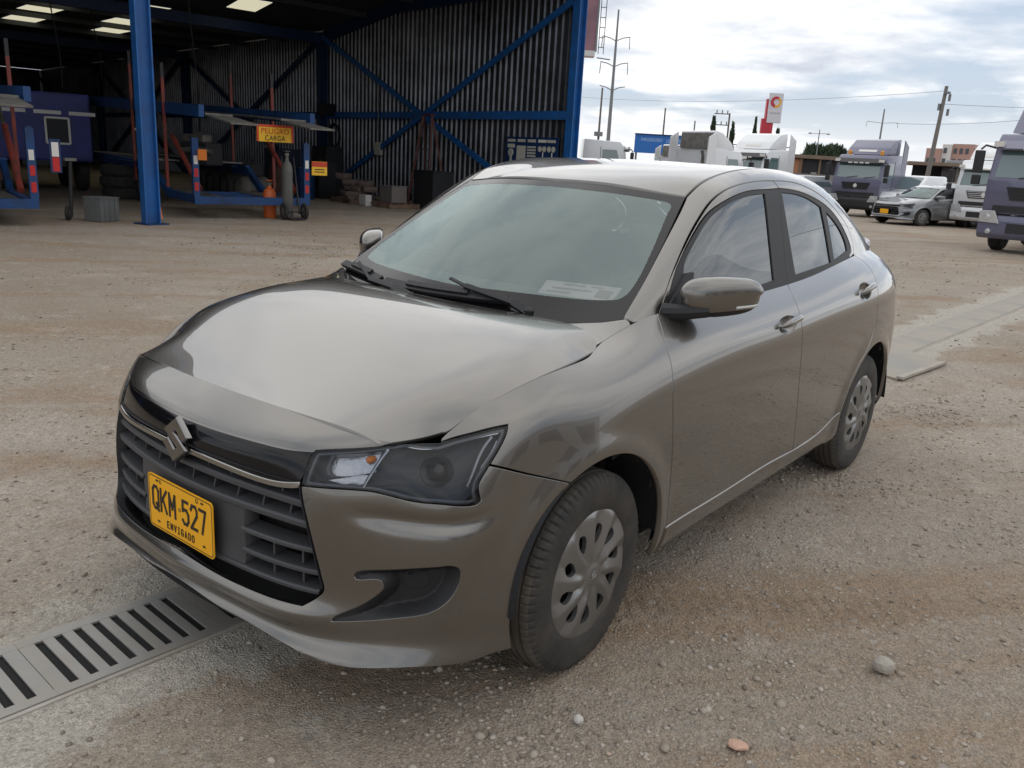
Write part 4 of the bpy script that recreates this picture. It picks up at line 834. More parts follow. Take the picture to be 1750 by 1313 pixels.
# =================================================================== far things
CW = mat('grey_block_wall', (.26,.25,.23), .9, var=(.8,.35), dirt=((.15,.14,.12), 1.2, .8), bump=(6,.5))
pw = empty('perimeter_wall', 'long grey block wall at the back of the yard behind the parked vehicles', 'wall', (-62,-16.5,0), absolute=True)
A0, A1 = Vector((-55.5,-31,0)), Vector((-72,4,0)); n = 24
for k in range(n):
    a = A0.lerp(A1, k/n); b_ = A0.lerp(A1, (k+1)/n-.001); MB().bar(a+Vector((0,0,.78)), b_+Vector((0,0,.78)), .2, 1.56).build('wall_panel', CW, pw); MB().box(tuple(a+Vector((0,0,.85))), (.28,.28,1.7), rz=-.44).build('pier', CW, pw)
BRK = mat('orange_brick_wall', (.40,.20,.11), .85, var=(1.5,.3)); RST = mat('brown_rusty_roof', (.20,.15,.11), .8, var=(1,.3)); DRK = mat('dark_shed_opening', (.03,.03,.035), .8)
sh = empty('brick_shed', 'low brown-roofed brick shed behind the block wall left of the beacon truck', 'shed', (-74,-26,0), absolute=True)
Ld = Vector((-72.6,-30.3,0)); Rd = Vector((-76.4,-19.5,0)); nd_ = (Rd-Ld).normalized(); bk_ = Vector((-nd_.y*-1, nd_.x*-1, 0)); bk_ = Vector((-abs(nd_.y), -nd_.x*0-.35, 0)).normalized()
MB().add([Ld, Rd, Rd+Vector((0,0,3.0)), Ld+Vector((0,0,3.0)), Ld+bk_*6, Rd+bk_*6, Rd+bk_*6+Vector((0,0,3)), Ld+bk_*6+Vector((0,0,3))], [(0,1,2,3),(5,4,7,6),(4,0,3,7),(1,5,6,2),(3,2,6,7)]).build('wall', DRK, sh)
e1 = Ld.lerp(Rd,.32); MB().bar(Ld-bk_*.06+Vector((0,0,2.2)), e1-bk_*.06+Vector((0,0,2.2)), .1, 1.2).build('brick_panel', BRK, sh)
MB().bar(Ld-bk_*.3+Vector((0,0,3.08)), Rd-bk_*.3+Vector((0,0,2.95)), .5, .30).build('roof_edge', RST, sh)
for k in range(7): p = Ld.lerp(Rd, k/7+.02)-bk_*.15; MB().box((p.x,p.y,1.45), (.16,.16,2.9)).build('post', RST, sh)
sh2 = empty('open_shed', 'long dark open shed behind the wall under the leaning utility pole', 'shed', (-78,-14,0), absolute=True)
a, b_ = Vector((-75.3,-18.6,0)), Vector((-82,2,0)); MB().bar(a+Vector((0,0,2.9)), b_+Vector((0,0,2.9)), 5, .25).build('roof', RST, sh2); MB().bar(a+Vector((-2,0,1.4)), b_+Vector((-2,0,1.4)), .2, 2.8).build('back_wall', DRK, sh2)
for k in range(6): p = a.lerp(b_, k/5); MB().box((p.x+1.8,p.y,1.4), (.2,.2,2.8)).build('post', GSTL, sh2)
tk = empty('storage_tank', 'dark grey cylindrical tank lying behind the wall left of the white truck', 'tank', (-77,-14.2,0), absolute=True)
MB().tube([(-76.5,-15.9,2.3), (-76.5,-15.8,2.3), (-78.9,-9.0,2.3), (-78.9,-8.9,2.3)], [.8,1.0,1.0,.8], 20).build('shell', mat('grey_tank_steel', (.12,.12,.13), .5, .3), tk, smooth=40)
for y, x in ((-14.6,-76.95), (-10.4,-78.4)): MB().box((x,y,.7), (.6,.5,1.4)).build('saddle', CW, tk)
ap = empty('apartment_block', 'distant brick-red and white apartment blocks above the wall near the right edge', 'building', (-226,-47,0), absolute=True)
RB = mat('pinkish_brick', (.42,.26,.22), .85); WBM = mat('offwhite_render', (.62,.60,.58), .8); WIN = mat('dark_far_window', (.06,.07,.08), .2)
for k, (y0, y1, h, m) in enumerate(((-53.5,-50.2,9.2,RB), (-50.2,-48.2,10.2,WBM), (-48.2,-43.6,10.4,RB), (-43.6,-42.2,9.8,WBM))):
    o = MB().box((-224-k*.7,(y0+y1)/2,h/2), (7,(y1-y0)-.02,h)).build('block', m, ap)
    for z in np.arange(1.6, h-1, 2.4):
        for y in np.arange(y0+.7, y1-.4, 1.25): MB().box((-220.44-k*.7,y,z), (.1,.7,1.2)).build('window', WIN, o)
# poles
GAL = mat('grey_steel_pole', (.20,.21,.22), .6, .3); WPOLE = mat('brown_grey_pole', (.16,.145,.13), .85)
def pole(label, x, y, h, r0, r1, m=GAL, cat='utility pole', name='utility_pole', lean=(0,0)):
    t = empty(name, label, cat, (x,y,0)); MB().tube([(0,0,0), (lean[0],lean[1],h)], [r0,r1], 10).build('shaft', m, t, smooth=True); return t
ARM = Vector((-.62,.79,0))
def arm(t, z, w_, drop=0, both=True, rise=.6):
    for sg in (1, -1) if both else (1,):
        q = MB(); q.tube([(0,0,z), tuple(ARM*sg*w_*.5+Vector((0,0,z+rise*.7))), tuple(ARM*sg*w_+Vector((0,0,z+rise)))], .07, 5); o = q.build('cross_arm', GAL, t)
        if drop: MB().tube([tuple(ARM*sg*w_+Vector((0,0,z+rise))), tuple(ARM*sg*w_*1.03+Vector((0,0,z+rise-drop)))], .06, 5).build('insulator', GAL, o)
py = pole('tall slim power mast with three pairs of curved arms above the sedan roof', -105.0,-67.7,22.4, .32,.12, cat='power mast', name='power_mast', lean=(-.6,-.35))
arm(py, 18.2, 1.9, 1.6); arm(py, 14.8, 1.9, 1.6); arm(py, 11.6, 1.8, 0)
pole('short dark pole just left of the tall power mast', -50.4,-32.95,6.65,.10,.06, WPOLE, lean=(-.3,-.15)); MB().box((0,0,0), (.5,.4,.3)).build('transformer', GAL, bpy.data.objects[[o.name for o in C.objects if o.name.startswith('utility_pole') and o.parent is None][-1]]).location = (0,0,3.5)
pole('plain dark pole rising behind the blue sign', -62.5,-34.6,6.2,.10,.06, WPOLE, lean=(-.1,-.08)); pole('plain pole right of the blue sign', -54.5,-27.6,4.75,.07,.05, GAL)
hf = pole('pole with two level cross-arms between the pointed trees', -75.2,-34.9,6.7,.11,.08, WPOLE, lean=(-.1,-.1))
for z in (6.6, 5.6):
    MB().bar((0,0,z), tuple(ARM*-1.45+Vector((0,0,z))), .09).build('cross_arm', WPOLE, hf)
    for k in range(3): MB().tube([tuple(ARM*(-.25-.5*k)+Vector((0,0,z+.05))), tuple(ARM*(-.25-.5*k)+Vector((0,0,z+.32)))], .06, 6).build('insulator', GAL, hf)
rp = pole('leaning brown utility pole at the right with brackets near its top', -59.0,-12.9,7.5,.17,.11, WPOLE, lean=(-1.35,-.05))
for z, s_ in ((6.8,.3), (6.2,-.28), (5.9,.34)): MB().box((-1.2,0,z), (.14,.14,.42)).build('insulator', GAL, rp).location = tuple(ARM*s_)
MB().box((0,0,0), (.45,.3,.12)).build('bracket', GAL, rp).location = (-1.25,.1,7.1)
fp = pole('distant power mast with level arms behind the beacon truck', -269,-79,21.5,.4,.2, cat='power mast', name='power_mast'); arm(fp, 17.5, 4.5, 1.5, rise=.3); arm(fp, 11.5, 4.2, 1.4, rise=.3)
sl = pole('thin street lamp pole above the brick shed', -95,-33.5,6.4,.08,.05, cat='street lamp', name='street_lamp'); MB().bar(tuple(ARM*-1+Vector((0,0,6.0))), tuple(ARM+Vector((0,0,6.0))), .05).build('arm', GAL, sl)
for sg in (1,-1): MB().box(tuple(ARM*sg+Vector((0,0,5.98))), (.35,.25,.12)).build('lamp_head', GAL, sl)
# wires
def wire(label, a, b_, sag=.8, r=.012):
    a, b_ = Vector(a), Vector(b_); pts = [a.lerp(b_, t)-Vector((0,0,sag*4*t*(1-t))) for t in np.linspace(0,1,25)]; o = MB().tube(pts, r, 4).build('overhead_wire', GAL); return tag(o, label, 'wire')
wire('single wire crossing the white sky above the power mast', (-48,-42,12.8), (-62,10,16.5), .6, .02)
wire('upper thin wire sloping past the leaning pole', (-60.2,-12.9,7.2), (-80,-70,10), 1.2)
wire('lower thin wire from the leaning pole to the right', (-60.2,-12.9,6.4), (-50,20,7), .8)
wire('faint wire from the distant mast behind the beacon truck', (-269,-75,17.5), (-180,30,26), 4, .05)
# totem
TR = mat('petrol_red_panel', (.50,.03,.05), .4); TW = mat('pale_grey_panel', (.62,.62,.66), .4); TY_ = mat('warm_yellow_ring', (.80,.42,.03), .4); TXT = mat('grey_sign_letters', (.22,.20,.22), .5)
tt = empty('petrol_totem', 'tall red and white fuel station totem with a ring logo above the white truck', 'sign', (-68.2,-27.7,0), math.atan2(.79,-.62)+pi*0)
# local x runs to the right as seen from the yard, local -y faces it
MB().box((-.45,.05,2.9), (.95,.35,5.8)).build('red_column', TR, tt); MB().box((-.98,.10,2.2), (.12,.30,4.4)).build('edge_column', TW, tt); MB().box((.02,-.12,6.65), (1.15,.22,2.35)).build('sign_box', TW, tt, bevel=.03); MB().box((-.62,.05,5.9), (.14,.34,2.9)).build('edge_strip', TR, tt)
def ring(a0, a1, m, nm):
    mb = MB(); n = 20; V = []
    for k in range(n+1):
        a = a0+(a1-a0)*k/n; 
        for r in (.44, .24): 
            for y in (-.232,-.26): V.append((.02+r*cos(a)+(.05 if r < .3 else 0), y, 7.12+r*sin(a)))
    F = []
    for k in range(n):
        b0 = k*4; F += [(b0+1,b0+5,b0+7,b0+3),(b0,b0+4,b0+5,b0+1),(b0+2,b0+3,b0+7,b0+6)]
    mb.add(V, F).build(nm, m, tt)
ring(radians(60), radians(255), TR, 'logo_ring'); ring(radians(-105), radians(60), TY_, 'logo_ring')
o = plate_text('sign_text', 'terpel', .20, TXT, tt, (.02,-.236,6.25), 0, .78); MB().box((-.3,-.135,1.6), (.6,.02,.5)).build('price_panel', TW, tt)
# billboard
bb = empty('billboard', 'large purplish billboard with white lamp tray beside the warehouse corner', 'billboard', (-33.6,-23.6,0), math.atan2(.79,-.62))
BBM = mat('faded_purple_poster', (.20,.10,.13), .5, var=(.5,.6), dirt=((.34,.17,.20), .9, .8))
MB().box((-2.2,0,8.9), (6.6,.30,4.3)).build('poster', BBM, bb); MB().box((-2.2,-.35,6.52), (6.5,.75,.24)).build('lamp_tray', WBM, bb); MB().box((1.12,0,8.9), (.09,.36,4.4)).build('side_rail', GAL, bb)
MB().tube([(-2.2,.3,0), (-2.2,.3,7)], .35, 14).build('column', GAL, bb, smooth=True); MB().tube([(1.2,-.2,6.4), (1.8,-.6,6.3)], .03, 6).build('lamp_arm', GAL, bb)
lb_ = MB(); 
for k in range(9): lb_.tube([(1.25,.0,6.9+k*.45), (1.5,.0,6.9+k*.45)], .02, 4)
for x in (1.25,1.5): lb_.tube([(x,0,6.6), (x,0,11)], .02, 4)
lb_.build('ladder', GAL, bb)
# blue sign and rail
BS = mat('blue_sign_sheet', (.02,.15,.50), .45); LT = mat('light_blue_letters', (.42,.58,.80), .5)
bs_ = empty('shop_sign', 'long blue sign board with faint pale lettering behind the white trucks', 'sign', (-44.1,-23.9,0), math.atan2(.79,-.62))
MB().box((-.4,0,2.75), (2.9,.10,1.05)).build('board', BS, bs_); MB().box((-.4,-.03,3.30), (2.94,.16,.06)).build('top_rim', DBLUE, bs_)
plate_text('sign_text', 'PARQUEADERO', .22, LT, bs_, (-.85,-.055,2.98), 0, 1.25); plate_text('sign_text', 'LOS ALPES', .22, LT, bs_, (.5,-.055,2.98), 0, .95)
for x in (-1.7,.9): MB().tube([(x,.1,0), (x,.1,2.4)], .06, 8).build('leg', GAL, bs_)
rl = empty('railing', 'thin grey pipe railing right of the blue sign', 'railing', (-45.5,-22.9,0), math.atan2(.79,-.62)); 
MB().tube([(.3,0,3.0), (6.2,0,3.0)], .035, 6).build('rail', GAL, rl); MB().tube([(.3,0,2.3), (6.2,0,2.3)], .02, 6).build('rail', GAL, rl)
for k in range(7): MB().tube([(.4+k*.95,0,0), (.4+k*.95,0,3.0)], .03, 6).build('post', GAL, rl)
# pointed trees
LEAF = [mat('dark_conifer_green', (.035,.062,.035), .9), mat('mid_conifer_green', (.055,.085,.045), .9)]; BARK = mat('grey_brown_bark', (.12,.09,.07), .9)
def leafy(crown_fn, n, size, seed, mats, parent, name='crown'):
    """many small leaf-sprays through the crown's volume, one mesh with two greens"""
    r = np.random.default_rng(seed); V = []; F = []; MI = []
    for i in range(n):
        p, up = crown_fn(r); a = r.normal(size=3); a /= np.linalg.norm(a); b = np.cross(a, up); b /= np.linalg.norm(b)+1e-9; s = size*r.uniform(.6,1.5); u = np.array(up)*1.0
        k = len(V); V += [tuple(p-b*s*.45), tuple(p+b*s*.45), tuple(p+u*s*1.5+a*s*.4)]; F.append((k,k+1,k+2)); MI.append(int(r.random() < .45))
    me = mesh(name, V, F, mats[0]); me.materials.append(mats[1]); me.polygons.foreach_set('material_index', MI); return link(name, me, parent)
def cypress(label, x, y, h, r0, seed):
    t = empty('cypress_tree', label, 'tree', (x,y,0)); MB().tube([(0,0,0), (0,0,h*.9)], [.09,.02], 8).build('trunk', BARK, t)
    def fn(r):
        z = r.random()**.8; rad = r0*(1-z)**.75*(.8+.35*math.sin(z*23+seed))*math.sqrt(r.random()); a = r.uniform(0,2*pi); return np.array((rad*cos(a), rad*sin(a), .3+z*(h-.5))), np.array((.25*cos(a), .25*sin(a), .95))
    leafy(fn, 2600, .16, seed, LEAF, t)
cypress('pointed dark cypress, leftmost, beside the pole with cross-arms', -64.8,-31.3,5.75,.52,1); cypress('pointed dark cypress just right of the cross-arm pole', -70.6,-32.3,5.65,.50,2)
cypress('slim pointed cypress standing alone left of the fuel totem', -82,-35.3,6.8,.48,3); cypress('pointed cypress directly in front of the red fuel totem', -66.9,-26.6,4.95,.45,4)
def bushy(label, x, y, h, rx, seed):
    t = empty('bushy_tree', label, 'tree', (x,y,0)); MB().tube([(0,0,0), (.1,0,h*.5), (0,.2,h*.8)], [.2,.14,.05], 8).build('trunk', BARK, t)
    cs = [np.array((random.Random(seed+k).uniform(-rx,rx)*.7, random.Random(seed+k+50).uniform(-rx,rx)*.7, h*random.Random(seed+k+9).uniform(.5,.85))) for k in range(9)]
    def fn(r):
        c = cs[r.integers(len(cs))]; d_ = r.normal(size=3); d_ /= np.linalg.norm(d_); return c+d_*rx*.42*r.random()**.4, d_*.5+np.array((0,0,.6))
    leafy(fn, 4200, .28, seed, LEAF, t)
bushy('round dark green tree beyond the brick shed roof', -110,-38.5,5.9,2.3,21); bushy('smaller green tree right of the round tree beyond the shed', -113,-36.2,5.4,1.9,31); bushy('low hazy tree clump behind the pipe railing', -95,-50,4.2,2.6,41)
# white pickup and dark car behind the silver sedan
def simple_car(label, loc, rz, col, name, kind):
    m = mat(col[0], col[1], .3, .2, coat=1); t = empty(name, label, 'car', loc, rz)
    prof = {'pickup': [(2.5,.45),(2.55,.85),(2.3,1.02),(1.2,1.10),(.55,1.68),(-.65,1.70),(-.80,1.12),(-2.5,1.10),(-2.55,.5)], 'hatch': [(2.0,.35),(2.05,.72),(1.8,.92),(.95,1.02),(.2,1.46),(-1.1,1.46),(-1.85,1.02),(-2.0,.9),(-2.02,.4)]}[kind]
    MB().prism(prof, -.86, .86, lambda x, z, h: (x, h*(1-.12*max(0,z-1.05)/.6), z)).build('body', m, t, bevel=.07, smooth=50)
    wi = {'pickup': [(1.12,1.16),(.60,1.62)], 'hatch': [(.90,1.06),(.24,1.42)]}[kind]
    q = MB(); q.add([(wi[0][0]+.04,-.70,wi[0][1]), (wi[0][0]+.04,.70,wi[0][1]), (wi[1][0]+.04,.62,wi[1][1]), (wi[1][0]+.04,-.62,wi[1][1])], [(0,1,2,3)]); q.build('windscreen', TGL, t)
    for sg in (1,-1):
        sw = {'pickup': [(.95,1.15),(.50,1.60),(-.55,1.60),(-.62,1.15)], 'hatch': [(.75,1.06),(.2,1.38),(-1.0,1.38),(-1.5,1.06)]}[kind]
        MB().prism(sw, 0, .01, lambda x, z, h: (x, sg*(.858-.10*max(0,z-1.05)/.6*.86/.6+h), z)).build('side_window', TGL, t)
        for x in ((1.55,-1.5) if kind == 'pickup' else (1.25,-1.25)): tyre_disc(.33,.2,'wheel', RUBB, t, (x,sg*.80,.33), 0)
        MB().box((prof[1][0]-.02,sg*.62,prof[1][1]-.08), (.06,.36,.13)).build('headlight', TLAMP, t, bevel=.02); MB().box((.75,sg*.95,1.12), (.12,.2,.14)).build('mirror', m, t, bevel=.03)
    MB().box((prof[0][0]+.03,0,.62), (.06,1.0,.2)).build('grille', TBLK, t); return t
simple_car('white pickup truck half hidden behind the silver sedan roof', (-35.2,-7.3,0), -.35, ('white_pickup_paint', (.75,.76,.76)), 'pickup', 'pickup')
simple_car('dark blue-grey car tucked behind the silver sedan tail', (-33.6,-5.2,0), -.35, ('dark_blue_grey_paint', (.05,.06,.09)), 'hatchback', 'hatch')
simple_car('pale hatchback seen just behind the grey sedan rear pillar', (-33.0,-11.6,0), -.35, ('pale_silver_paint', (.50,.52,.54)), 'hatchback', 'hatch')
# warehouse across the yard, seen only in the sedan's flank and windows
ow = empty('opposite_shed', 'low pale industrial shed across the yard with dark door openings', 'shed', (-6,34,0), absolute=True)
MB().box((-6,36,2.6), (46,8,5.2)).build('wall', WBM, ow)
MB().prism([(31.2,5.2),(36,6.8),(40.8,5.2)], -29.5, 17.5, lambda y, z, h: (h, y, z)).build('roof', RST, ow)
for k in range(6): MB().box((-25+k*7.6,31.97,1.9), (4.6,.1,3.8)).build('doorway', DRK, ow)
# =================================================================== the grey sedan
BELT = Belt(); U0 = BELT.u0; VT = BELT.v[-1]
def bl(name, a=None, b=None): return [(p[0]+U0, p[1]) for p in D[name]][a:b]
def gr(name, a=None, b=None): return [tuple(p) for p in D[name]][a:b]
def smooth_line(pts, step):
    """centripetal-ish Catmull-Rom through the points, resampled"""
    P = np.array(pts, float)
    if len(P) > 2:
        d = np.r_[0, np.cumsum(np.sqrt(np.linalg.norm(np.diff(P, axis=0), axis=1))+1e-9)]
        K = ncs(d)
        L = np.linalg.norm(np.diff(P, axis=0), axis=1).sum(); m = max(int(L/step*3), len(P)*4)
        P = basis(d, K, np.linspace(0, d[-1], m)) @ P
    L = np.r_[0, np.cumsum(np.linalg.norm(np.diff(P, axis=0), axis=1))]
    k = max(int(math.ceil(L[-1]/step)), 1); s = np.linspace(0, L[-1], k+1)
    return np.c_[np.interp(s, L, P[:,0]), np.interp(s, L, P[:,1])]
def outline(curves, step=.012):
    """closed polygon from a list of open curves; every curve is smooth, the joints stay sharp"""
    out = []
    for c in curves:
        q = smooth_line(c, step)
        if out and np.linalg.norm(out[-1]-q[0]) < step*.5: q = q[1:]
        out += list(q)
    if np.linalg.norm(out[0]-out[-1]) < step*.5: out.pop()
    P = np.array(out)
    if area(P) < 0: P = P[::-1]
    return P
def area(P): return .5*np.sum(P[:,0]*np.roll(P[:,1],-1)-np.roll(P[:,0],-1)*P[:,1])
def inset(P, g):
    e = np.roll(P,-1,0)-P; e /= np.linalg.norm(e,axis=1)[:,None]+1e-12
    n = np.c_[-e[:,1], e[:,0]]; m = n+np.roll(n,1,0); m /= (m*n).sum(1)[:,None]+1e-9
    l = np.linalg.norm(m,axis=1); m[l>2.5] *= (2.5/l[l>2.5])[:,None]
    return P+m*g
def inside(P, q):
    x, y = q[:,0], q[:,1]; r = np.zeros(len(q), bool)
    for (x1,y1),(x2,y2) in zip(P, np.roll(P,-1,0)):
        if y1 == y2: continue
        r ^= ((y1 > y) != (y2 > y)) & (x < (x2-x1)*(y-y1)/(y2-y1)+x1)
    return r
def dist_to(P, q):
    best = np.full(len(q), 1e9)
    for a, b in zip(P, np.roll(P,-1,0)):
        ab = b-a; t = np.clip(((q-a)@ab)/(ab@ab+1e-12), 0, 1); best = np.minimum(best, np.linalg.norm(q-a-t[:,None]*ab, axis=1))
    return best
class Disp:
    """a surface pushed in or out along its normal by fn(uv, pos)"""
    def __init__(s, B, fn): s.B = B; s.fn = fn; s.fl = isinstance(B, Height) and B.ax == 1
    def pos(s, uv):
        uv = np.atleast_2d(np.asarray(uv, float)); p, n = s.B.pn(uv); return p+n*s.fn(uv, p)[:,None]
    def pn(s, uv, e=2e-3):
        uv = np.atleast_2d(np.asarray(uv, float)); p = s.pos(uv)
        n = np.cross(s.pos(uv+[e,0])-s.pos(uv-[e,0]), s.pos(uv+[0,e])-s.pos(uv-[0,e]))
        if s.fl: n = -n
        return p, n/(np.linalg.norm(n,axis=1)[:,None]+1e-12)
def panel(name, Sf, P, m, parent, gs=.028, gap=.0032, depth=.018, off=0., holes=(), side=1, lip=.0014, both=False, hdepth=None):
    """cut one panel out of a smooth surface: P closed outline, holes = closed outlines; its edges are rolled inwards"""
    flip = (isinstance(Sf, Height) and Sf.ax == 1) or getattr(Sf, 'fl', False)
    if area(P) < 0: P = P[::-1]
    P = inset(P, gap) if gap else P
    H = [inset((h if area(h) < 0 else h[::-1]), gap) if gap else (h if area(h) < 0 else h[::-1]) for h in holes]
    loops = [P]+H
    lo, hi = P.min(0), P.max(0)
    gx, gy = np.meshgrid(np.arange(lo[0]+gs*.37, hi[0], gs), np.arange(lo[1]+gs*.41, hi[1], gs), indexing='ij')
    gx = gx+(np.arange(gx.shape[1])%2)*gs*.5
    G = np.c_[gx.ravel(), gy.ravel()]; k = inside(P, G)
    for h in H: k &= ~inside(h, G)
    G = G[k]
    for l in loops: G = G[dist_to(l, G) > gs*.45]
    V = np.concatenate(loops+[G]); E = []; n = 0
    for l in loops: E += [(n+i, n+(i+1)%len(l)) for i in range(len(l))]; n += len(l)
    r = geometry.delaunay_2d_cdt([Vector(v) for v in V], E, [], 0, 1e-7)
    V2 = np.array([tuple(v) for v in r[0]]); T = np.array([f for f in r[2] if len(f) == 3]); orig = r[3]
    c = V2[T].mean(1); k = inside(P, c)
    for h in H: k &= ~inside(h, c)
    T = T[k]
    a = V2[T]; ar = (a[:,1,0]-a[:,0,0])*(a[:,2,1]-a[:,0,1])-(a[:,1,1]-a[:,0,1])*(a[:,2,0]-a[:,0,0])
    T[ar < 0] = T[ar < 0][:,::-1]
    p, nn = Sf.pn(V2); p = p+nn*off
    verts = [p]; norms = [nn]; faces = [tuple(t) for t in T]; base = len(p)
    back = {}
    for i, o in enumerate(orig):
        for q in o: back[q] = i
    n0 = 0
    for li, l in enumerate(loops):
        idx = [back[n0+i] for i in range(len(l))]; n0 += len(l)
        q = p[idx]; qn = nn[idx]; ed = np.roll(q,-1,0)-np.roll(q,1,0); ed /= np.linalg.norm(ed,axis=1)[:,None]+1e-12
        t = np.cross(ed, qn); t = -t if flip else t
        dp = depth if li == 0 or hdepth is None else hdepth
        for k2, (do, dn, mixn) in enumerate(((lip, -lip, (.7,.7)), (lip, -dp, (.05,1)))):
            verts.append(q+t*do+qn*dn); w_ = qn*mixn[0]+t*mixn[1]; norms.append(w_/np.linalg.norm(w_,axis=1)[:,None])
        m_ = len(l)
        A = idx; B1 = [base+i for i in range(m_)]; B2 = [base+m_+i for i in range(m_)]; base += 2*m_
        for L1, L2 in ((A, B1), (B1, B2)):
            for i in range(m_):
                j = (i+1) % m_; faces.append((L1[j], L1[i], L2[i], L2[j]))
    Vv = np.concatenate(verts); Nn = np.concatenate(norms)
    if flip: faces = [f[::-1] for f in faces]
    if side < 0: Vv = Vv*[1,-1,1]; Nn = Nn*[1,-1,1]; faces = [f[::-1] for f in faces]
    return link(name, mesh(name, Vv, faces, m, normals=Nn), parent)
def wall(name, Sf, P, m, parent, d0, d1, side=1):
    """closed skirt following an outline between two depths under the surface"""
    p, n = Sf.pn(P); k = len(P); V = np.concatenate([p+n*d0, p+n*d1])
    F = [(i, (i+1)%k, k+(i+1)%k, k+i) for i in range(k)]
    if side < 0: V = V*[1,-1,1]
    return link(name, mesh(name, V, F, m), parent)
def mirror_u(pts): return [(2*U0-a, b) for a, b in pts][::-1]

# ---- materials
PAINT = mat('grey_brown_metallic_paint', (.178,.168,.154), .25, .85, coat=1, coat_rough=.012)
BLK = mat('black_satin_plastic', (.018,.018,.02), .5, spec=.35, bump=(900,.05))
GBLK = mat('black_gloss_trim', (.006,.006,.007), .10, spec=.35)
GREYP = mat('charcoal_grille_plastic', (.052,.052,.056), .48, bump=(900,.06))
DARK = mat('dark_cavity', (.006,.006,.006), .9)
CHROME = mat('chrome', (.34,.33,.31), .18, 1)
DCHR = mat('smoked_chrome', (.24,.23,.22), .16, 1)
RUB = mat('tyre_rubber', (.022,.0215,.021), .7, bump=(160,.2), dirt=((.085,.072,.058), 9, .55))
TREAD = mat('worn_tyre_tread', (.05,.046,.04), .85, dirt=((.12,.10,.078), 6, .8))
CAP = mat('silver_grey_hubcap', (.26,.258,.256), .33, .75, dirt=((.12,.11,.10), 5, .25))
WGLASS = glass('windshield_glass', (.80,.90,.87), 2.2, col=(.84,1,.985))
SGLASS = glass('tinted_side_glass', (.035,.042,.048), 2.1, col=(.92,.965,1))
LENS = glass('clear_lens', (.93,.95,.97), 1.42)
HOUS = mat('dark_lamp_housing', (.016,.017,.021), .55)
SILV = mat('silver_reflector', (.36,.36,.38), .25, 1, bump=(45,.25))
LGREY = mat('bright_lamp_trim', (.45,.46,.48), .22, .8); BEZ = mat('dark_lamp_bezel', (.07,.072,.08), .25, .3)
AMB = mat('amber_bulb', (.75,.22,.03), .2)
WHT = mat('white_lens_strip', (.62,.63,.62), .15, coat=1)
REDL = mat('red_lamp_lens', (.16,.008,.008), .08, coat=1)
YEL = mat('yellow_plate', (.90,.43,.004), .45)
INK = mat('black_ink', (.012,.011,.01), .5)
SEAT = mat('beige_grey_seat_cloth', (.42,.41,.39), .9, bump=(500,.2))
DASH = mat('grey_dashboard', (.13,.13,.132), .6)
LINER = mat('pale_roof_liner', (.42,.41,.39), .95)

CAR = empty('sedan', 'metallic grey-brown sedan with yellow front plate parked over the drain grating in the foreground', 'car', (-1.22,0,0), absolute=True)

# ---- features pressed into the lower body
fogP = outline([bl('fog', 0, 5), bl('fog', 4, 13), bl('fog', 12, 18), bl('fog', 17, 20)+bl('fog', 0, 1)], .012)
def ell(cu, cv, a, b, n=40, rot=0):
    t = np.linspace(0, 2*pi, n, endpoint=False); x, y = a*np.cos(t), b*np.sin(t)
    return np.c_[cu+x*cos(rot)-y*sin(rot), cv+x*sin(rot)+y*cos(rot)]
HANDLES = {'front': (U0+2.640, .6535), 'rear': (U0+3.575, .667)}
# ---- front bumper
archf = bl('arch_f')
def near(pts, q): return int(np.argmin([(a-q[0])**2+(b-q[1])**2 for a, b in pts]))
i_lip = near(archf, bl('lip')[-1]); i_fb = near(archf, bl('fb_seam')[-1])
archf[i_fb] = bl('fb_seam')[-1]
half = [[(U0, .1445)]+bl('lip', 1, 8), bl('lip', 7), archf[i_lip:i_fb+1], bl('fb_seam')[::-1], bl('h_out2'), bl('h_bot'), bl('grille_side', 0, 4), bl('grille_side', 3), bl('grille_bot', 0, 5)+[(U0+.06, .276), (U0, .2785)]]
bump_sf = BELT
def press(uv, p):
    """bumper relief: a soft shelf under the lamps"""
    d = np.zeros(len(uv)); u = abs(uv[:,0]-U0); v = uv[:,1]
    return d-.010*np.exp(-((v-.585)/.03)**2)*np.clip((u-.58)/.12,0,1)*np.clip((.98-u)/.12,0,1)
BUMP = Disp(BELT, press)
full = half+[mirror_u(c) for c in half[::-1]]
fog_r = np.c_[2*U0-fogP[:,0], fogP[:,1]]
bumper = panel('front_bumper', BUMP, outline(full), PAINT, CAR, gs=.017, holes=[fogP, fog_r], depth=.03)
for sd_ in (1, -1):
    fp = fogP
    Dp = Disp(BELT, lambda uv, p: -.042*np.clip(dist_to(fogP, uv)/.03, 0, 1)*inside(fogP, uv)*np.clip((uv[:,0]-U0-.60)/.12, .18, 1))
    z_ = panel('fog_lamp_bezel', Dp, fogP, BLK, bumper, gs=.006, gap=.001, depth=.02, side=sd_)
    c0 = np.array([bl('fog_c')[0]]); rr_ = ell(c0[0,0], c0[0,1], .030, .030)
    panel('fog_lamp_blank', Dp, rr_, BLK, z_, gs=.012, gap=0, off=.004, depth=.006, side=sd_)
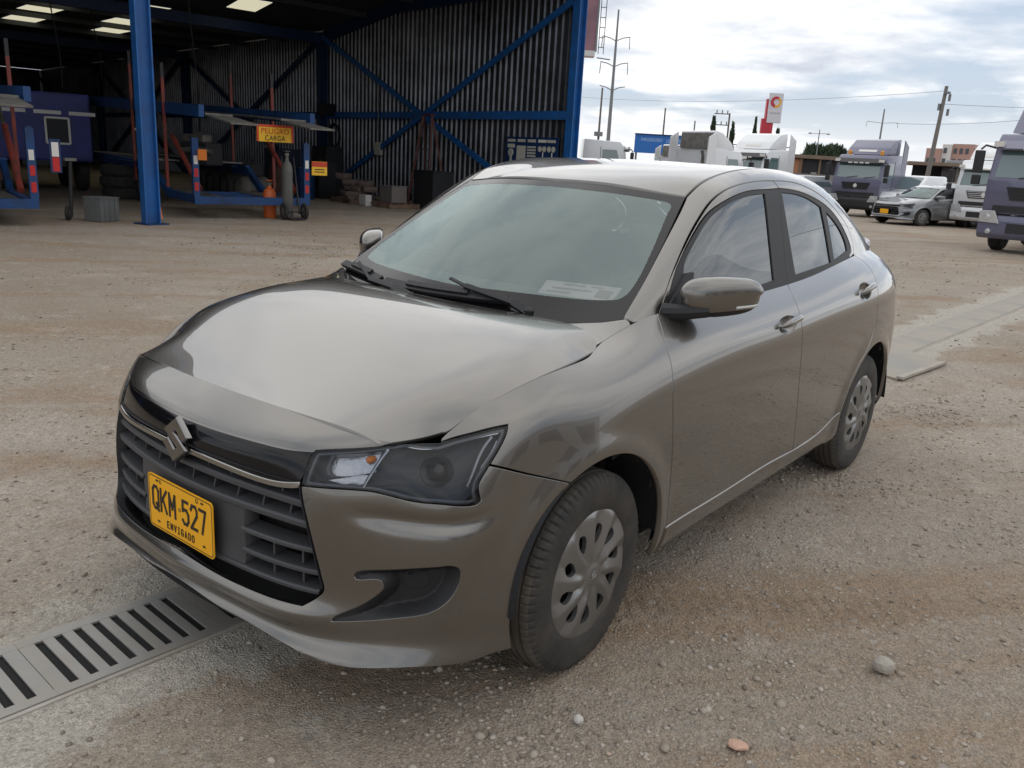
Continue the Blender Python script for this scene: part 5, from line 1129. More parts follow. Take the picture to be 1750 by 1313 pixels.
# ---- nose panel, black trim, chrome strip
corner = (U0+.574, VT-.004)
bt = [(U0, .7475), (U0+.094, .7485)]+bl('black_top', 2)
nose = [[(U0, VT), (U0+.24, VT), (U0+.45, VT), corner], [corner, bl('h_top_in')[-1]], bl('h_top_in')[::-1], bt[::-1]]
panel('nose_panel', BELT, outline(nose+[mirror_u(c) for c in nose[::-1]]), PAINT, CAR, gs=.025)
hin = bl('h_in')
cb = [(U0, .641), (U0+.081, .642), (U0+.289, .637), (U0+.40, .642), (U0+.463, .656)]
trim = [bt, hin[::-1][:3]+[(U0+.463, .664)], cb[::-1]]
panel('grille_trim', BELT, outline(trim+[mirror_u(c) for c in trim[::-1]]), GBLK, CAR, gs=.03, off=-.003, gap=.002)
cs = [cb, [cb[-1], (U0+.463, .643)], [(a, b-.0145) for a, b in cb][::-1]]
panel('chrome_strip', BELT, outline(cs+[mirror_u(c) for c in cs[::-1]]), CHROME, CAR, gs=.02, off=.006, gap=0, depth=.012, lip=.002)
st2 = [[(a, b+.004) for a, b in bt], [(a, b-.004) for a, b in bt][::-1]]
panel('trim_edge', BELT, outline(st2+[mirror_u(c) for c in st2[::-1]]), DCHR, CAR, gs=.02, off=-.001, gap=0, depth=.012)

# ---- grille
gs_ = bl('grille_side'); gx_ = np.array([a-U0 for a, b in gs_]); gv_ = np.array([b for a, b in gs_])
gsm = smooth_line(gs_[:-1], .01); gsm = np.vstack([gsm, smooth_line([gs_[-2], gs_[-1]], .01)])
def gmax(v): return float(np.interp(v, gsm[::-1,1], gsm[::-1,0]))-U0
half = [[(U0, .285)]+[(a, b) for a, b in bl('grille_bot')[:5][::-1]], bl('grille_side')[::-1], [(U0+.47, .66), (U0, .66)]]
GO = outline([half[0], half[1], half[2]]+[mirror_u(c) for c in half[::-1]])
GRILLE = panel('grille', BELT, GO, DARK, CAR, gs=.05, off=-.085, gap=0, depth=.01)
wall('grille_surround', BELT, GO, BLK, GRILLE, .0, -.085)
wall('grille_rim', Disp(BELT, lambda uv, p: 0*uv[:,0]+.003), inset(GO, .004), GREYP, GRILLE, .0, -.03)
def sweep(name, path, prof, m, parent, closed_ends=True):
    """path: list of (pos, normal, up); prof: list of (along normal, along up)"""
    V = []; k = len(prof)
    for p, n, u in path: V += [tuple(p+n*a+u*b) for a, b in prof]
    F = [(i*k+j, i*k+(j+1)%k, (i+1)*k+(j+1)%k, (i+1)*k+j) for i in range(len(path)-1) for j in range(k)]
    F += [tuple(range(k))[::-1], tuple(range((len(path)-1)*k, len(path)*k))]
    mb = MB(); mb.add(V, F); return mb.build(name, m, parent, smooth=30)
def belt_path(u0, u1, v0, v1, n=24):
    uv = np.c_[np.linspace(u0, u1, n)+U0, np.linspace(v0, v1, n)]; p, nn = BELT.pn(uv); h = nn*[1,1,0]; h /= np.linalg.norm(h,axis=1)[:,None]
    return [(a, b, np.array([0,0,1.])) for a, b in zip(p, h)]
slat_prof = [(-.012,.009),(-.007,.004),(-.007,-.006),(-.012,-.0105),(-.07,-.009),(-.07,.020)]
thin_prof = [(-.014,.006),(-.009,.002),(-.009,-.005),(-.014,-.008),(-.06,-.006),(-.06,.012)]
def slat(v, a, b, prof):
    n = 40; us = np.linspace(a, b, n); sag = 0*us
    uv = np.c_[us+U0, v+sag]; p, nn = BELT.pn(uv); h = nn*[1,1,0]; h /= np.linalg.norm(h,axis=1)[:,None]
    # ends turn up a little towards the bumper as on the real grille
    return sweep('slat', [(q, w_, np.array([0,0,1.])) for q, w_ in zip(p, h)], prof, GREYP, GRILLE)
V1, V2_, V3, V4, V5 = .575, .505, .430, .368, .312
for v in (V1, V2_): slat(v, -gmax(v)+.006, gmax(v)-.006, slat_prof)
for v in (V3, V4):
    for sg in (1, -1):
        a, b = sorted((sg*.255, sg*(gmax(v)-.006))); slat(v, a, b, thin_prof)
slat(V5, -gmax(V5)+.006, gmax(V5)-.006, thin_prof)
for (va, vb) in ((V1+.012, .632), (V2_+.012, V1-.008)):
    for k in range(-4, 5):
        u = k*.098+(.0 if va > V1 else .03); 
        if abs(u) > gmax((va+vb)/2)-.03: continue
        path = belt_path(u, u+.008, va, vb, 6); MB_ = MB()
        V = []
        for p, n, up_ in path:
            t = np.cross(up_, n); V += [tuple(p+n*a+t*b) for a, b in ((-.022,-.0025),(-.022,.0025),(-.08,.0025),(-.08,-.0025))]
        MB_.add(V, [(i*4+j, i*4+(j+1)%4, i*4+4+(j+1)%4, i*4+4+j) for i in range(5) for j in range(4)]); MB_.build('divider', GREYP, GRILLE)
for sg in (1, -1):
    for (va, vb) in ((V4+.01, V3-.006), (V5+.01, V4-.006)):
        for u in (.36, .46):
            p, n = BELT.pn([[U0+sg*u, (va+vb)/2]]); MB().box(p[0]-n[0]*.05, (.05, .006, vb-va), rz=math.atan2(n[0][1], n[0][0])).build('divider', GREYP, GRILLE)
bkP = outline([[(U0-.262, .325), (U0+.262, .325)], [(U0+.262, .325), (U0+.262, .50)], [(U0+.262, .50), (U0-.262, .50)], [(U0-.262, .50), (U0-.262, .325)]], .02)
panel('plate_backing', BELT, bkP, GREYP, GRILLE, gs=.05, off=-.014, gap=0, depth=.05)
# ---- licence plate
def rrect(w_, h, r, n=6):
    out = []
    for cx_, cy_, a0 in ((w_/2-r, h/2-r, 0), (-w_/2+r, h/2-r, pi/2), (-w_/2+r, -h/2+r, pi), (w_/2-r, -h/2+r, 1.5*pi)):
        out += [(cx_+r*cos(a0+pi/2*k/n), cy_+r*sin(a0+pi/2*k/n)) for k in range(n+1)]
    return out
PX, PZ = .8015, .4725
plate = MB().prism(rrect(.33, .163, .014), -.0015, .0015, lambda x, y, h: (PX+h, -x, PZ+y)).build('licence_plate', YEL, CAR, bevel=0)
o_ = rrect(.322, .155, .011); i_ = rrect(.3165, .1495, .009); k = len(o_)
bd = MB().add([(PX+.0019, x, PZ+y) for x, y in o_+i_], [(j, (j+1)%k, k+(j+1)%k, k+j) for j in range(k)]); bd.build('plate_border', INK, plate)
OCT = [(.28,0),(.72,0),(1,.16),(1,.84),(.72,1),(.28,1),(0,.84),(0,.16),(.28,0)]
GLYPH = {'Q':[OCT,[(.6,.24),(1.02,-.06)]],'O':[OCT],'K':[[(0,0),(0,1)],[(1,1),(.06,.42)],[(.36,.6),(1,0)]],'M':[[(0,0),(0,1),(.5,.36),(1,1),(1,0)]],
 '5':[[(.95,1),(.08,1),(.04,.56),(.28,.63),(.7,.63),(1,.46),(1,.18),(.72,0),(.25,0),(0,.14)]],'2':[[(0,.8),(.22,1),(.78,1),(1,.84),(1,.62),(0,.0),(1,0)]],'7':[[(0,1),(1,1),(.42,0)]],
 'E':[[(1,0),(0,0),(0,1),(1,1)],[(0,.5),(.8,.5)]],'N':[[(0,0),(0,1),(1,0),(1,1)]],'V':[[(0,1),(.5,0),(1,1)]],'I':[[(.5,0),(.5,1)],[(.15,0),(.85,0)],[(.15,1),(.85,1)]],
 'G':[[(1,.82),(.72,1),(.28,1),(0,.84),(0,.16),(.28,0),(.72,0),(1,.16),(1,.48),(.6,.48)]],'A':[[(0,0),(.5,1),(1,0)],[(.2,.34),(.8,.34)]],'D':[[(0,0),(0,1),(.65,1),(1,.78),(1,.22),(.65,0),(0,0)]]}
def stamp(name, ch, y, z, w_, h, sw):
    """embossed plate lettering: each stroke a thin raised bar"""
    mb = MB(); e = 0
    for st in GLYPH[ch]:
        for (x0, z0), (x1, z1) in zip(st, st[1:]):
            e += .00003
            a = Vector((PX+.0021+e, y+(x0-.5)*w_, z+(z0-.5)*h)); b_ = Vector((PX+.0021+e, y+(x1-.5)*w_, z+(z1-.5)*h)); d_ = (b_-a).normalized()*sw*.42; mb.bar(a-d_, b_+d_, sw, .0012, up=(1,0,0))
    return mb.build(name, INK, plate)
for ch, y in (('Q', -.126), ('K', -.083), ('M', -.038), ('5', .030), ('2', .073), ('7', .115)): stamp('plate_character', ch, y, PZ+.0125, .029, .066, .0088)
for k, ch in enumerate('ENVIGADO'): stamp('plate_letter', ch, -.064+k*.0183, PZ-.053, .0095, .019, .0030)
for y, z in ((-.115, .066), (.115, .066), (-.115, -.058), (.118, -.058)):
    MB().prism(rrect(.014, .006, .003, 4), 0, .0006, lambda a, b, h: (PX+.0016+h, y+a, PZ+z+b)).build('plate_slot', INK, plate)
for y, z, r in ((-.098, .066, .006), (.09, .066, .0065), (.0, .012, .006)):
    MB().lathe([(r*.55, .0), (r, .0004), (r, .0008)], (PX+.0015, y, PZ+z), 'x', 12, cap=False).build('plate_seal', INK, plate)
# ---- S emblem
SE = [(50,0),(97,36),(79,50),(51,30),(43,35),(97,64),(50,100),(3,64),(21,50),(49,70),(57,65),(3,36)]
def emblem(parent, c, R3, size, depth, m, name='emblem'):
    mb = MB(); R3 = Matrix(R3)
    def fn(x, y, h): return Vector(c)+R3 @ Vector(((x-50)/100*size, (50-y)/100*size, h))
    cen = Vector((50,50))
    n = len(SE); inn = [tuple(p) for p in inset(np.array(SE, float)[::-1], -2.2 if area(np.array(SE,float)[::-1]) < 0 else 2.2)[::-1]]
    V = [fn(x, y, 0) for x, y in SE]+[fn(x, y, depth*.7) for x, y in SE]+[fn(x, y, depth) for x, y in inn]
    F = [(j, (j+1)%n, n+(j+1)%n, n+j) for j in range(n)]+[(n+j, n+(j+1)%n, 2*n+(j+1)%n, 2*n+j) for j in range(n)]
    # top as two concave halves
    T = geometry.tessellate_polygon([[Vector((x, y, 0)) for x, y in inn]])
    F += [tuple(2*n+i for i in t) for t in T]
    mb.add(V, F); return mb.build(name, m, parent)
pe, ne = BELT.pn([[U0, .668]])
nz = Vector(ne[0]); yv = Vector((0,1,0)); uv_ = nz.cross(yv)
emblem(CAR, Vector(pe[0])+nz*.004, Matrix((yv, uv_, nz)).transposed(), .128, .016, DCHR)

# ---- headlamps
hl_out = [bl('h_top_in'), bl('h_top_mid'), bl('h_top_out'), bl('h_out'), bl('h_out2'), bl('h_bot'), bl('h_in')]
HLP = outline(hl_out, .012)
for sd_ in (1, -1):
    hl = panel('headlight', BELT, HLP, HOUS, CAR, gs=.03, off=-.05, gap=.004, depth=.01, side=sd_)
    panel('lens', BELT, HLP, LENS, hl, gs=.025, off=.001, gap=.0035, depth=.006, side=sd_)
    wall('lamp_rim', BELT, inset(HLP, .004), HOUS, hl, -.004, -.05, side=sd_)
    inn_o = inset(HLP, .006); inn_i = inset(HLP, .012)
    panel('lamp_bezel', BELT, inn_o, BEZ, hl, gs=.02, off=-.012, gap=0, depth=.014, holes=[inn_i], side=sd_)
    tP = outline([bl('hl_turn', 0, 2), bl('hl_turn', 1, 3), bl('hl_turn', 2, 4), bl('hl_turn', 3)+bl('hl_turn', 0, 1)], .01)
    panel('turn_reflector', BELT, tP, SILV, hl, gs=.012, off=-.04, gap=0, depth=.006, side=sd_)
    wall('reflector_wall', BELT, inset(tP, -.002), BEZ, hl, -.014, -.05, side=sd_)
    lP = outline([bl('hl_low')+bl('hl_low', 0, 1)], .01)
    panel('marker_strip', BELT, lP, SILV, hl, gs=.012, off=-.036, gap=.003, depth=.006, side=sd_)
    def at(uv, o): p, n = BELT.pn([uv]); q = p[0]+n[0]*o; return Vector((q[0], q[1]*sd_, q[2])), Vector((n[0][0], n[0][1]*sd_, n[0][2]))
    p, n = at(bl('hl_bulb')[0], -.030); bmx = MB().lathe([(.001,-.016),(.008,-.012),(.010,0),(.008,.008),(.001,.012)], p, 'x', 12); bmx.build('turn_bulb', AMB, hl, smooth=True)
    ps = [at(q, -.010)[0] for q in smooth_line(bl('hl_div'), .02)]; MB().tube(ps, .0045, 8).build('lamp_divider', LGREY, hl, smooth=True)
    ps = [at(q, -.012)[0] for q in smooth_line(bl('hl_bar'), .02)]; MB().tube(ps, .004, 8).build('light_guide', LGREY, hl, smooth=True)
    for cv, nm_ in ((bl('h_top_mid')[1:]+bl('h_top_out'), 'trim_line'), (bl('h_out')[1:], 'trim_line'), (bl('h_bot')[1:7], 'trim_line')):
        q2 = [q for q in smooth_line(cv, .015)]; cen = HLP.mean(0); ps = [at(tuple(np.array(q)+(cen-np.array(q))*.11), -.014)[0] for q in q2]; MB().tube(ps, .0018, 6).build(nm_, LGREY, hl, smooth=True)
    p, n = at(bl('hl_bowl')[0], -.045)
    f_ = (n*.55+Vector((1,0,-.05))*.6).normalized(); q_ = f_.to_track_quat('Z', 'Y').to_matrix()
    mb = MB(); mb.lathe([(.037,.020),(.039,.017),(.039,-.01),(.034,-.012),(.031,.014)], n=32, cap=False); mb.v = [tuple(q_ @ Vector(v)+p) for v in mb.v]; mb.build('lamp_ring', HOUS, hl, smooth=True)
    mb = MB(); mb.lathe([(.0005,.024),(.014,.021),(.025,.013),(.032,.0)], n=32, cap=False); mb.v = [tuple(q_ @ Vector(v)+p) for v in mb.v]; mb.build('projector_lens', GBLK, hl, smooth=True)

# ---- fenders, doors, sills, quarter panels
sillc = bl('sill'); bs = bl('bseam'); k_b = 3
sill_f = sillc[:3]+[bs[-1]]; sill_r = [bs[-1]]+sillc[3:]
archr = bl('arch_r')
i_end = near(archf, (archf[-1][0], archf[-1][1]))
def arc_off(c, r, a0, a1, n=20):
    out = []; x = None
    for a in np.linspace(radians(a0), radians(a1), n):
        t = np.array([c[0]+r*cos(a), c[1]+r*sin(a)])
        if x is None:
            uu = np.array([(u, v) for u in np.linspace(U0+.8, U0+4.6, 200) for v in np.linspace(0, VT, 40)]); x = uu[np.argmin(((BELT.raw(uu)[:,[0,2]]-t)**2).sum(1))]
        for _ in range(10):
            f = lambda q: BELT.raw([q])[0][[0,2]]
            J = np.array([(f(x+e)-f(x-e))/2e-4 for e in (np.array([1e-4,0]), np.array([0,1e-4]))]).T; x = x+np.linalg.solve(J, t-f(x))
        out.append(tuple(x))
    return out
def u_at_x(x, v=VT):
    us = np.linspace(U0+1, U0+5, 900); X_ = BELT.raw(np.c_[us, 0*us+v])[:,0]; return float(us[np.argmin(abs(X_-x))])
u_rd = u_at_x(-2.42); rd = [(u_rd, VT), (u_at_x(-2.43), VT-.09), bl('rdoor')[3], bl('rdoor')[4], (U0+3.72,.475)]
rd_arc = arc_off((-2.45,.31), .392, 12, 60, 16)
DF = bl('door_f'); DF[0] = (DF[0][0], VT)
bs[0] = (bs[0][0], VT)
def handle_hole(k): return ell(HANDLES[k][0], HANDLES[k][1], .088, .036, 40, .03)
for sd_ in (1, -1):
    L = 'left' if sd_ > 0 else 'right'
    fender = [bl('hoodseam'), [(bl('hoodseam')[-1]), (U0+1.56, VT)], [(U0+1.56, VT), (U0+1.7, VT), DF[0]], DF, [DF[-1], (U0+1.80, .055), (U0+1.735, .05)], [(U0+1.735,.05), archf[-1]], archf[i_fb:][::-1], bl('fb_seam')[::-1], bl('h_out')[::-1], bl('h_top_out')[::-1]]
    panel('front_fender', BELT, outline(fender), PAINT, CAR, gs=.016, side=sd_)
    fd = panel('front_door', BELT, outline([[DF[0], (U0+2.2, VT), (U0+2.6, VT), bs[0]], bs, sill_f[::-1], DF[::-1]]), PAINT, CAR, gs=.026, holes=[handle_hole('front')], side=sd_, hdepth=.003)
    door2 = [[bs[0], (U0+3.2, VT), (U0+3.6, VT), rd[0]], rd[:4]+[rd_arc[-1]], rd_arc[::-1], [rd_arc[0], sillc[-2]], sill_r[:-1][::-1], bs[::-1]]
    rdn = panel('rear_door', BELT, outline(door2), PAINT, CAR, gs=.026, holes=[handle_hole('rear')], side=sd_, hdepth=.003)
    for k, dr in (('front', fd), ('rear', rdn)):
        cu, cv = HANDLES[k]
        hp = handle_hole(k)
        def bowl(uv, p, cu=cu, cv=cv):
            q = ((uv[:,0]-cu)/.088)**2+((uv[:,1]-cv)/.036)**2; return -.030*np.clip(1-q, 0, 1)**.7
        panel('handle_recess', Disp(BELT, bowl), hp, PAINT, dr, gs=.010, gap=0, depth=.002, side=sd_)
        n = 22; t = np.linspace(-1, 1, n); uv = np.c_[cu+t*.098+.012, cv+.004+t*.006+.004*(1-t**2)]
        p, nn = BELT.pn(uv); bow = .028-.020*abs(t)**3; p = p+nn*bow[:,None]
        mb = MB(); mb.tube([Vector(a)*1 for a in p], [max(.004, .0145*(1-abs(x)**5*.75)) for x in t], 10)
        mb.v = [(a, b*sd_, c) for a, b, c in mb.v]; mb.build('handle', PAINT, dr, smooth=60)
    sl_ = [sillc[:-1], [sillc[-2], rd_arc[0]], [rd_arc[0], archr[2]], [archr[2], (archr[0][0], .10), (archr[0][0]-.04, .07)], [(U0+3.38,.06), (U0+2.6, .045), (U0+1.80, .045)], [(U0+1.80,.045), sillc[0]]]
    panel('sill', BELT, outline(sl_), PAINT, CAR, gs=.03, off=.005, side=sd_, gap=.002, lip=.003, depth=.03)
    u_t = u_at_x(-2.93, .6)
    tl_a = (u_t-.05, .50+.02)
    qp = [[rd[0], (U0+4.25, VT), (U0+4.45, VT), (u_at_x(-2.9), VT)], [(u_at_x(-2.9), VT), (U0+4.53, .80), (U0+4.50, .70), (U0+4.40, .60), (U0+4.42, .50)], [(U0+4.42,.50), (U0+4.42, .10)], [(U0+4.42,.10), (U0+4.2, .09), archr[-1]], archr[2:][::-1], [archr[2], rd_arc[0]], rd_arc, [rd_arc[-1]]+rd[:4][::-1]]
    panel('quarter_panel', BELT, outline(qp), PAINT, CAR, gs=.018, side=sd_)
    tl = [[(U0+4.53, .80), (U0+4.50, .70), (U0+4.40, .60), (U0+4.42, .50)], [(U0+4.42,.50), (U0+4.75,.52)], [(U0+4.75,.52), (U0+4.78,.78)], [(U0+4.78,.78), (U0+4.53,.80)]]
    panel('tail_lamp', BELT, outline(tl), REDL, CAR, gs=.03, off=.004, side=sd_)
    ue = BELT.u[-1]
    panel('trunk_lid', BELT, outline([[(u_at_x(-2.9), VT), (ue, VT)], [(ue, VT), (ue, .50)], [(ue,.50), (U0+4.76,.515)], [(U0+4.76,.515), (U0+4.785,.785)], [(U0+4.785,.785), (U0+4.53,.805)], [(U0+4.53,.805), (u_at_x(-2.9), VT)]]), PAINT, CAR, gs=.05, side=sd_)
    panel('rear_bumper', BELT, outline([[(U0+4.425,.50), (ue,.50)], [(ue,.50), (ue,.08)], [(ue,.08), (U0+4.425,.10)], [(U0+4.425,.10), (U0+4.425,.50)]]), PAINT, CAR, gs=.05, side=sd_)
    # -------- upper body
    ds = gr('dseam'); dlo = gr('dlo'); spl = gr('bsplit')
    spl[0] = ds[9]
    dtopB = spl[1]
    down = lambda q, d=.014: (q[0], q[1]-d)
    fr = [ds[:10], [ds[9], dtopB], [dtopB]+dlo[1:9][::-1]+[dlo[0]], [dlo[0], down(dlo[0])], [down(dlo[0]), down(ds[0])], [down(ds[0]), ds[0]]]
    panel('door_frame', GREEN, outline(fr, .01), PAINT, fd, gs=.02, side=sd_, off=.0)
    rr2 = [ds[9:], [ds[-1], dlo[16]], dlo[9:17][::-1], [dlo[9], dtopB], [dtopB, ds[9]]]
    rr2 = [ds[9:], [ds[-1], down(dlo[16])], [down(dlo[16]), dlo[16]], [dlo[16]]+dlo[11:16][::-1]+[dlo[10], dtopB], [dtopB, ds[9]]]
    panel('door_frame', GREEN, outline(rr2, .01), PAINT, rdn, gs=.02, side=sd_)
    gf = outline([gr('glass_f', 0, 1)+gr('glass_f', 1, 8), gr('glass_f', 7, 10), gr('glass_f', 9)+gr('glass_f', 0, 1)], .012)
    grr = outline([gr('glass_r', 0, 4), gr('glass_r', 3, 6), gr('glass_r', 5, 8), gr('glass_r', 7)+gr('glass_r', 0, 1)], .012)
    gq = outline([gr('glass_q', 0, 4), gr('glass_q', 3, 5), gr('glass_q', 4)+gr('glass_q', 0, 1)], .012)
    ft = [[dlo[0]]+dlo[1:9]+[dtopB], spl[1:], [spl[-1], down(spl[-1])], [down(spl[-1])]+[down(q) for q in dlo[20:22]]+[down(dlo[0])], [down(dlo[0]), dlo[0]]]
    panel('window_trim', GREEN, outline(ft, .01), BLK, fd, gs=.025, side=sd_, off=-.003, holes=[gf], gap=.0012, depth=.02)
    rt = [[dtopB, dlo[10]]+dlo[11:17], [dlo[16], down(dlo[16])], [down(dlo[16])]+[down(q) for q in dlo[17:19]]+[down(spl[-1])], [down(spl[-1]), spl[-1]], spl[1:][::-1]]
    panel('window_trim', GREEN, outline(rt, .01), BLK, rdn, gs=.025, side=sd_, off=-.003, holes=[grr, gq], gap=.0012, depth=.02)
    panel('window_glass', GREEN, gf, SGLASS, fd, gs=.04, side=sd_, off=-.008, gap=-.006, depth=.004)
    panel('window_glass', GREEN, grr, SGLASS, rdn, gs=.04, side=sd_, off=-.008, gap=-.006, depth=.004)
    panel('window_glass', GREEN, gq, SGLASS, rdn, gs=.04, side=sd_, off=-.008, gap=-.006, depth=.004)
    ws = gr('ws_edge')
    rail = [ds, [ds[-1], (-2.44, 1.088)], [(-2.44,1.088), (-2.95, 1.085)], [(-2.95,1.085), (-3.0,1.13)], [(-3.0,1.13), (-2.76,1.225), (-2.52,1.33), (-2.3,1.402), (-2.05,1.455), (-1.8,1.480), (-1.52,1.488), (-1.25,1.467), (-1.12,1.444), (-1.02,1.416), ws[-1]], ws[::-1], [ws[0], (-.36,.992)], [(-.36,.992), (-.46,.996)], [(-.46,.996), ds[0]]]
    panel('roof_pillar', GREEN, outline(rail, .01), PAINT, CAR, gs=.024, side=sd_, depth=.03, gap=.0025)
# ---- hood
hs3 = BELT.pos(np.array(bl('hoodseam')))[:,:2]
hood = [[(.668,0), (.661,.218), (.638,.4355), (.607,.584)], [(.607,.584), (.53,.628), (.468,.664)], [(.468,.664)]+[tuple(q) for q in hs3[1:-1]]+[(-.115,.722)], [(-.115,.722), (-.150,.706), (-.168,.680), (-.180,.652)], [(-.180,.652), (-.196,.587), (-.203,.48), (-.195,.3), (-.19,.14), (-.188,0)]]
hfull = hood+[[(a, -b) for a, b in c][::-1] for c in hood[::-1]]
def hood_press(uv, p):
    # two soft creases that run from the lamps to the windscreen pillars
    y = abs(uv[:,1]); t = np.clip((uv[:,0]+.2)/.85, 0, 1); yc = .60-.13*t
    droop = -.020*np.exp(-((uv[:,0]-.505)**2+(y-.68)**2)/(2*.07**2))
    droop = droop-.006*np.exp(-((uv[:,0]-.63)**2+(y-.44)**2)/(2*.12**2))-.013*np.exp(-((uv[:,0]+.10)**2+(y-.72)**2)/(2*.07**2))
    return droop+.0022*(1/(1+np.exp(-(y-yc)/.02)))*np.clip((.62-uv[:,0])/.2, 0, 1)*np.clip((.705-y)/.06, 0, 1)
panel('hood', Disp(HOOD, hood_press), outline(hfull), PAINT, CAR, gs=.025, depth=.02)
# ---- roof, windscreen
roof = [[(-.847,0), (-.872,.28), (-.93,.529)], [(-.93,.527), (-1.02,.527), (-1.12,.529), (-1.25,.533), (-1.52,.54), (-1.8,.544), (-2.05,.546), (-2.3,.549)], [(-2.3,.549), (-2.34,.3), (-2.35,0)]]
panel('roof', ROOF, outline(roof+[[(a, -b) for a, b in c][::-1] for c in roof[::-1]]), PAINT, CAR, gs=.03, gap=.003)
wso = [[(0,.955), (.3,.962), (.52,.974), (.615,.989), (.675,1.0045)], [(.675,1.0045), (.644,1.095), (.600,1.2136), (.530,1.3703)], [(.530,1.3703), (.28,1.393), (0,1.399)]]
WSO = outline(wso+[[(-a, b) for a, b in c][::-1] for c in wso[::-1]])
wsi = [[(0,1.036), (.3,1.040), (.52,1.043), (.60,1.052)], [(.60,1.052), (.618,1.07), (.572,1.2136), (.522,1.315)], [(.522,1.315), (.510,1.340), (.45,1.354)], [(.45,1.354), (.28,1.368), (0,1.376)]]
WSI = outline(wsi+[[(-a, b) for a, b in c][::-1] for c in wsi[::-1]])
wb = panel('windshield_border', WIND, WSO, GBLK, CAR, gs=.03, holes=[WSI], off=-.004, gap=.002, depth=.012, hdepth=.004)
panel('windshield', WIND, WSI, WGLASS, CAR, gs=.05, off=-.0045, gap=-.004, depth=.004)
# corners where the fender top meets the foot of the windscreen pillar
for sd_ in (1, -1):
    n = 14; us = np.linspace(U0+1.44, U0+1.715, n); A, An = BELT.pn(np.c_[us, 0*us+VT-.002])
    ys = np.linspace(.47, .677, n); B, Bn = WIND.pn(np.c_[ys, np.interp(ys, [.52,.615,.675,.68], [.974,.989,1.0045,1.0055])-.002]); B = B-Bn*.002
    V = []; NN = []
    for t in np.linspace(0, 1, 6):
        V.append(A*(1-t)+B*t+An*(.004*4*t*(1-t))); q = An*(1-t)+(An*.6+np.array((.25,.1,.9))*.4)*t; NN.append(q/np.linalg.norm(q,axis=1)[:,None])
    V = np.concatenate(V); NN = np.concatenate(NN); F = [(i*n+j, i*n+j+1, (i+1)*n+j+1, (i+1)*n+j) for i in range(5) for j in range(n-1)]
    if sd_ < 0: V = V*[1,-1,1]; NN = NN*[1,-1,1]; F = [f[::-1] for f in F]
    link('cowl_corner', mesh('cowl_corner', V, F, PAINT, normals=NN), CAR)
# ---- rear glass and deck
REARG = Height(sym([(-2.35,0,1.400),(-2.3,.53,1.375),(-2.62,0,1.275),(-2.60,.51,1.250),(-2.95,0,1.115),(-2.95,.5,1.10)]), 2)
panel('rear_window', REARG, outline([[(-2.34,-.50), (-2.34,.50)], [(-2.34,.50), (-2.93,.52)], [(-2.93,.52), (-2.93,-.52)], [(-2.93,-.52), (-2.34,-.50)]]), SGLASS, CAR, gs=.06)
DECK = Height(sym([(-2.90,0,1.118),(-2.90,.6,1.108),(-3.0,0,1.136),(-2.98,.59,1.124),(-3.12,0,1.160),(-3.07,.54,1.142)]), 2)
panel('deck_spoiler', DECK, outline([[(-2.93,-.60), (-2.93,.60)], [(-2.93,.60), (-3.02,.585), (-3.075,.50), (-3.11,.3), (-3.12,0), (-3.11,-.3), (-3.075,-.5), (-3.02,-.585), (-2.93,-.60)]]), PAINT, CAR, gs=.05, gap=0, lip=.006, depth=.03, off=.012)

# ---- dark inner shell, wheel wells, floor
nu, nv = 150, 12
shell = MB()
for sg in (1, -1):
    us = np.linspace(U0, BELT.u[-1], nu); vs = np.linspace(.10, VT, nv); uv = np.array([(a, b) for a in us for b in vs]); p, n = BELT.pn(uv); q = p-n*.026; q[:,1] *= sg
    F = []
    for i in range(nu-1):
        for j in range(nv-1):
            c_ = p.reshape(nu, nv, 3)[i:i+2, j:j+2].mean((0,1)); 
            if min(math.hypot(c_[0], c_[2]-.305), math.hypot(c_[0]+2.45, c_[2]-.31)) < .385: continue
            uu = (us[i]+us[i+1])/2-U0; vv = (vs[j]+vs[j+1])/2
            if uu < .575 and .25 < vv < .68: continue
            if .44 < uu < 1.06 and .58 < vv < .85: continue
            if inside(inset(fogP, -.03), np.array([[uu+U0, vv]]))[0]: continue
            if any(((uu+U0-hu)/.11)**2+((vv-hv)/.06)**2 < 1 for hu, hv in HANDLES.values()): continue
            F.append((i*nv+j, (i+1)*nv+j, (i+1)*nv+j+1, i*nv+j+1))
    shell.add(q, F)
shell.build('inner_shell', DARK, CAR)
LINERM = mat('black_wheel_liner', (.012,.013,.016), .75, bump=(120,.3))
for cx_, cz_ in ((0,.305), (-2.45,.31)):
    for sg in (1, -1):
        mb = MB(); n = 40; V = []
        for k in range(n+1):
            a = radians(2)+radians(176)*k/n
            for y, r in ((.855,.377), (.80,.385), (.55,.385)): V.append((cx_+r*cos(a), y*sg, cz_+r*sin(a)))
        F = [(k*3+j, k*3+j+1, k*3+j+4, k*3+j+3) for k in range(n) for j in range(2)]
        # back wall of the well
        b0 = len(V); V.append((cx_, .55*sg, cz_)); F += [(k*3+2, (k+1)*3+2, b0) for k in range(n)]
        mb.add(V, F).build('wheel_liner', LINERM, CAR)
fl = MB().box((-1.2,0,.23), (3.2,1.40,.03)); fl.box((.45,0,.30), (.3,1.0,.03)); fl.build('underbody', DARK, CAR)
fw = MB().box((.36,0,.5), (.04,1.40,.55)); fw.box((-.24,0,.72), (.03,1.4,.45)); fw.build('firewall', DARK, CAR)

